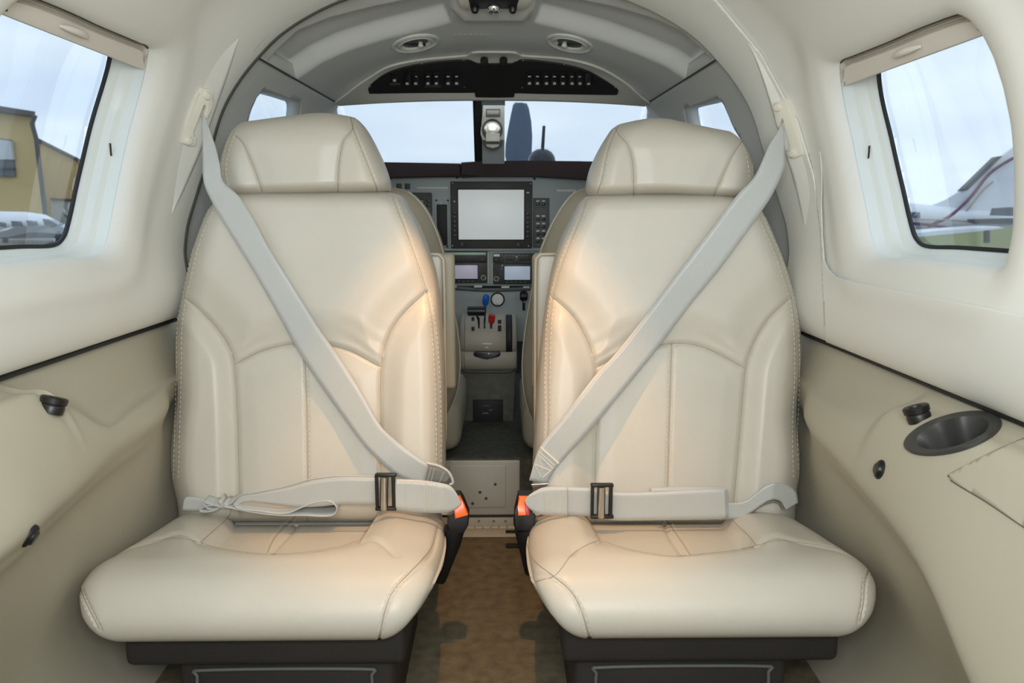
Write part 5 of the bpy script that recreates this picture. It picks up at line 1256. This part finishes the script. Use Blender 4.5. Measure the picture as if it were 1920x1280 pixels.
lying('strap_underside', [(1408, 962), (1425, 950), (1440, 943), (1455, 941), (1466, 948), (1468, 956)], bR, YB+.012, .035, 'webbing_dark', 40)
# box-stitched end of the right shoulder strap
yS = SEATS.hit(1030, 870)[0][1]
def on_belt(name, x0, y0, x1, y1, r=.0009, m='thread'):
    pts = []
    for k in range(14):
        h, n = BELT.hit(x0+(x1-x0)*k/13, y0+(y1-y0)*k/13)
        if h is not None: pts.append(h+n*.0016)
    if len(pts) > 2: tube(name, pts, r, m, bR, 6)
on_belt('seam_cord', 1013, 838, 1047, 868, .0022)
for l in ((1010, 846, 1040, 872), (1008, 851, 1037, 877), (1010, 851, 1017, 880), (1017, 858, 1036, 878), (1003, 872, 1014, 893), (1003, 870, 1033, 882), (1034, 880, 1018, 894)): on_belt('box_stitch', *l)
# tongue plates and buckles
def buckle(side, body, btn, stalk, lab, red):
    t = thing('belt_buckle', lab, 'buckle', P(stalk[-1][0], stalk[-1][1], 1.40), 'belt buckles beside the aisle')
    slab('buckle_body', body, YB+.002, YB+.018, .030, 'black_plastic', t, .004); slab('release_button', btn, YB-.003, YB+.013, .012, 'orange_button', t, .002)
    slab('button_side', red, YB-.004, YB+.006, .01, 'red_knob', t, .001)
    tube('buckle_stalk', [P(x, y, YB+d) for x, y, d in stalk], [.020, .019, .017, .015][:len(stalk)], 'black_matte', t, 12)
    return t
buckle(-1, [(848, 930), (862, 929), (868, 938), (879, 966), (878, 985), (870, 1000), (842, 1002), (838, 980), (840, 958)], [(851, 934), (862, 931), (867, 940), (877.5, 966), (853, 973), (851, 955)], [(852, 990, .02), (846, 1015, .02), (836, 1045, .03), (822, 1085, .04)], 'black belt buckle with orange button beside the left seat', [(852, 966), (862, 960), (866, 968), (853, 973)])
buckle(1, [(972, 929), (1000, 929), (1006, 950), (1004, 985), (996, 997), (968, 996), (963, 985), (965, 960)], [(973, 931.5), (992, 931.5), (993, 966), (971, 967), (970.5, 950)], [(984, 990, .02), (988, 1010, .02), (992, 1035, .03), (998, 1070, .04)], 'black belt buckle with orange button beside the right seat', [(984, 940), (991, 948), (993, 966), (986, 966)])
slab('tongue_plate', [(826, 957), (850, 954), (853, 960), (846, 966), (828, 965)], YB-.004, YB-.004, .004, 'steel', bL, .001); slab('tongue_plate', [(1004, 958), (1016, 964), (1006, 968), (998, 960)], YB-.004, YB-.004, .004, 'steel', bR, .001)
slab('tongue_plate', [(996, 908), (1030, 906), (1020, 916), (1000, 920)], YB+.006, YB+.006, .004, 'steel', bR, .001)

# ================================================================ CEILING READING LAMP (warm)
LX, LY = -.005, 1.27
rl = thing('reading_lamp', 'warm round reading lamp in the cabin ceiling above the aisle', 'lamp', (LX, LY, 1.27))
lathe('lamp_bezel', (LX, LY, 1.306), (0, 0, -1), [(.040, -.004), (.040, .004), (.034, .008), (.027, .008), (.024, .000)], 'white_plastic', rl, 28)
d = bpy.data.lights.new('lamp_light', 'SPOT'); d.energy = 21.0; d.color = (1.0, 0.50, 0.17); d.spot_size = math.radians(56); d.spot_blend = 0.6; d.shadow_soft_size = 0.010
o = bpy.data.objects.new('lamp_light', d); COL.objects.link(o); o.location = (LX, LY, 1.290); o.rotation_euler = (Vector((0.0, 1.45, .0))-Vector(o.location)).to_track_quat('-Z', 'Y').to_euler()

# ================================================================ OUTSIDE
GZ = -1.05
def ground(name, x0, y0, x1, y1, z0, z1, m, lab, cat): return tag(box(name, (x0, y0, z0), (x1, y1, z1), m, None, 0), lab, cat, kind='structure')
ground('ground', -160, -40, 160, 260, GZ-.2, GZ, 'apron', 'grey concrete airport apron outside the windows', 'ground')
gx = PZ(1745, 462, GZ)
g = tag(box('ground_grass', (gx[0]-1.0, 24.0, GZ), (120, 90, GZ+.03), 'grass', None, 0), 'green grass beyond the apron outside the right window', 'grass', kind='stuff')
def pslab(name, pts, Y, d, m, parent, bev=0.0):
    o = slab(name, pts, Y, Y, d, m, parent, bev)
    return o
def pblock(name, pts, Y, d, m, parent):
    """building block whose side walls run away to the left like the hangars' do"""
    n = len(pts); hs = [P(p[0], p[1], Y) for p in pts]; bk_ = [h+np.array([-.75*d, d, 0]) for h in hs]
    return mesh(name, hs+bk_, [tuple(range(n)), tuple(range(n, 2*n))]+[(i, (i+1) % n, n+(i+1) % n, n+i) for i in range(n)], m, parent, False)
hg = thing('hangar_building', 'tan hangar with dark roof edge outside the left window', 'building', P(20, 440, 34))
pblock('front_wall', [(-420, 150), (64, 214), (86, 424), (-420, 470)], 30, 10, 'hangar', hg)
pblock('roof_edge', [(-420, 132), (66, 209), (66, 218), (-420, 150)], 29.6, 11, 'hangar_roof', hg)
tube('downpipe', [P(66, 216, 29.5), P(60, 232, 29.5), P(68, 260, 29.5), P(86, 410, 29.5)], .08, 'hangar_roof', hg, 8)
w = pslab('window', [(-60, 252), (20, 262), (28, 331), (-60, 330)], 29.9, .2, 'dark_glass', hg); pslab('window_blind', [(-60, 254), (20, 264), (24, 299), (-60, 298)], 29.8, .15, 'hangar_door', w); pslab('window_rail', [(-60, 312), (25, 314), (25, 318), (-60, 316)], 29.8, .15, 'hangar_roof', w)
hb = thing('hangar_annex', 'lower tan hangar annex with pale door behind the parked aircraft', 'building', P(120, 430, 40))
pblock('gable_wall', [(60, 258), (178, 317), (180, 424), (60, 424)], 40, 12, 'hangar', hb); pblock('roof_edge', [(60, 253), (180, 313), (180, 318), (60, 259)], 39.7, 13, 'hangar_roof', hb)
pslab('hangar_door', [(95, 373), (152, 377), (154, 424), (97, 424)], 39.9, .2, 'hangar_door', hb); pslab('door_frame', [(94, 371), (154, 374.5), (154, 378), (94, 374.5)], 39.8, .25, 'hangar_roof', hb)
sh = thing('storage_shed', 'small pale shed beside the hangar annex', 'building', P(168, 430, 44)); pslab('shed_wall', [(158, 405), (186, 405), (186, 432), (158, 432)], 44, 4, 'hangar_door', sh)
tr = thing('distant_tree', 'dark green tree far behind the hangar annex', 'tree', P(184, 360, 90))
mat('tree_green', (70, 110, 98), 0.9)
lathe('tree_crown', P(187, 345, 90), (0, 0, 1), [(.1, -4), (2.4, -3), (2.8, -1), (2.2, .6), (.9, 1.6), (0, 1.9)], 'tree_green', tr, 9); tube('tree_trunk', [P(187, 420, 90), P(187, 360, 90)], .2, 'hangar_roof', tr, 8)
# parked aircraft, left
def loft(name, rings, m, parent, seg=24):
    V, Fc = [], []
    for (c, ry, rz) in rings:
        for k in range(seg): a = 2*math.pi*k/seg; V.append((c[0], c[1]+ry*math.cos(a), c[2]+rz*math.sin(a)))
    for i in range(len(rings)-1):
        for k in range(seg): Fc.append((i*seg+k, i*seg+(k+1) % seg, (i+1)*seg+(k+1) % seg, (i+1)*seg+k))
    Fc += [tuple(range(seg)), tuple(range((len(rings)-1)*seg, len(rings)*seg))]
    return mesh(name, V, Fc, m, parent, True, angle=60)
YA = 17.0
pa = thing('parked_aircraft', 'small white propeller aircraft parked in front of the hangar', 'aircraft', P(60, 452, YA))
rg = []
for px, t_, b_ in ((-260, 405, 436), (-120, 398, 440), (0, 396, 442), (50, 397, 442), (85, 402, 442), (105, 413, 442), (120, 421, 442), (140, 423, 441), (156, 427, 438), (164, 431, 436)):
    a, b = P(px, t_, YA), P(px, b_, YA); rg.append(((a+b)/2, abs(a[2]-b[2])*.55, abs(a[2]-b[2])/2))
loft('fuselage', rg, 'aircraft_white', pa)
for q in ([(-2, 416), (5, 418), (6, 425), (-2, 425)], [(20, 414), (33, 415), (40, 428), (24, 429)], [(49, 413), (61, 415), (68, 427), (53, 428)], [(79, 410), (92, 412), (110, 422), (86, 427)]): pslab('cabin_window', q, YA-.38, .2, 'dark_glass', pa)
pslab('wing', [(-200, 446), (0, 431), (30, 424), (14, 432), (-60, 448)], YA-2.5, 1.2, 'aircraft_white', pa, .02)
pslab('belly_dark_band', [(-200, 440), (60, 436), (140, 441), (100, 446), (-200, 450)], YA-.45, .15, 'aircraft_dark', pa)  # dark band along the bottom of the fuselage
pslab('propeller_blade', [(120, 403), (123, 402), (138, 420), (134, 422)], YA-.2, .06, 'aircraft_dark', pa)
for x in (10, 110): tube('landing_gear', [P(x, 440, YA), P(x, 455, YA)], .06, 'aircraft_dark', pa, 8)
# striped aircraft, right
YT = 22.0
st_ = thing('striped_aircraft', 'white aircraft tail with purple stripes outside the right window', 'aircraft', P(1760, 446, YT))
rg = []
for px, t_, b_ in ((1480, 374, 436), (1600, 374, 436), (1680, 378, 436), (1740, 384, 433), (1800, 391, 429), (1870, 397, 424), (1950, 402, 420), (2030, 405, 414)):
    a, b = P(px, t_, YT), P(px, b_, YT); rg.append(((a+b)/2, abs(a[2]-b[2])*.5, abs(a[2]-b[2])/2))
fu = loft('fuselage', rg, 'aircraft_white', st_)
fin = pslab('tail_fin', [(1745, 386), (1775, 375), (1800, 359), (1812, 349), (1882, 291), (1960, 230), (2010, 230), (1975, 400), (1870, 400)], YT-.06, .12, 'aircraft_white', st_, .02)
pslab('deice_boot', [(1802, 358), (1868, 294), (1880, 292), (1814, 357)], YT-.10, .2, 'aircraft_dark', st_)
tube('stripe_purple', cr([P(x, y, YT-.13 if x > 1800 else YT-.95) for x, y in ((1740, 424), (1752, 419), (1775, 409), (1795, 394))], 20), .045, 'stripe_purple', st_, 6)
tube('stripe_purple', cr([P(x, y, YT-.16) for x, y in ((1795, 394), (1812, 378), (1830, 357), (1850, 331), (1870, 314), (1900, 296))], 30), .04, 'stripe_purple', st_, 6)
tube('stripe_gold', cr([P(x, y, YT-.16) for x, y in ((1800, 406), (1815, 392), (1830, 373), (1845, 355), (1862, 340))], 30), .025, 'stripe_gold', st_, 6)
tube('stripe_purple', cr([P(x, y, YT-1.05) for x, y in ((1600, 414), (1660, 416), (1700, 418), (1740, 421), (1780, 427), (1795, 428))], 40), .04, 'stripe_purple', st_, 6)
tube('stripe_gold', cr([P(x, y, YT-1.02) for x, y in ((1600, 408), (1720, 411), (1790, 413), (1830, 417))], 40), .022, 'stripe_gold', st_, 6)
for q in ([(1661, 395), (1684, 396), (1685, 411), (1662, 411)], [(1703, 397), (1725, 398), (1726, 412), (1706, 412)]): pslab('cabin_window', q, YT-.95, .3, 'dark_glass', st_)
pslab('wing', [(1600, 446), (1660, 444), (1760, 432), (1870, 424), (1885, 428), (1830, 434), (1700, 446)], YT-3, 1.0, 'aircraft_white', st_, .02)
pslab('wing_shadow_panel', [(1826, 411), (1900, 409), (1900, 420), (1840, 420), (1825, 416)], YT-1.3, .3, 'aircraft_dark', st_); pslab('tail_window', [(1868, 390), (1900, 388), (1900, 405), (1864, 404)], YT-.8, .2, 'dark_glass', st_)
tube('antenna', [P(1656, 375, YT), P(1676, 377, YT)], .06, 'aircraft_dark', st_, 6)
for x in (1665, 1850): tube('landing_gear', [P(x, 430, YT), P(x, 455, YT)], .08, 'aircraft_dark', st_, 8)
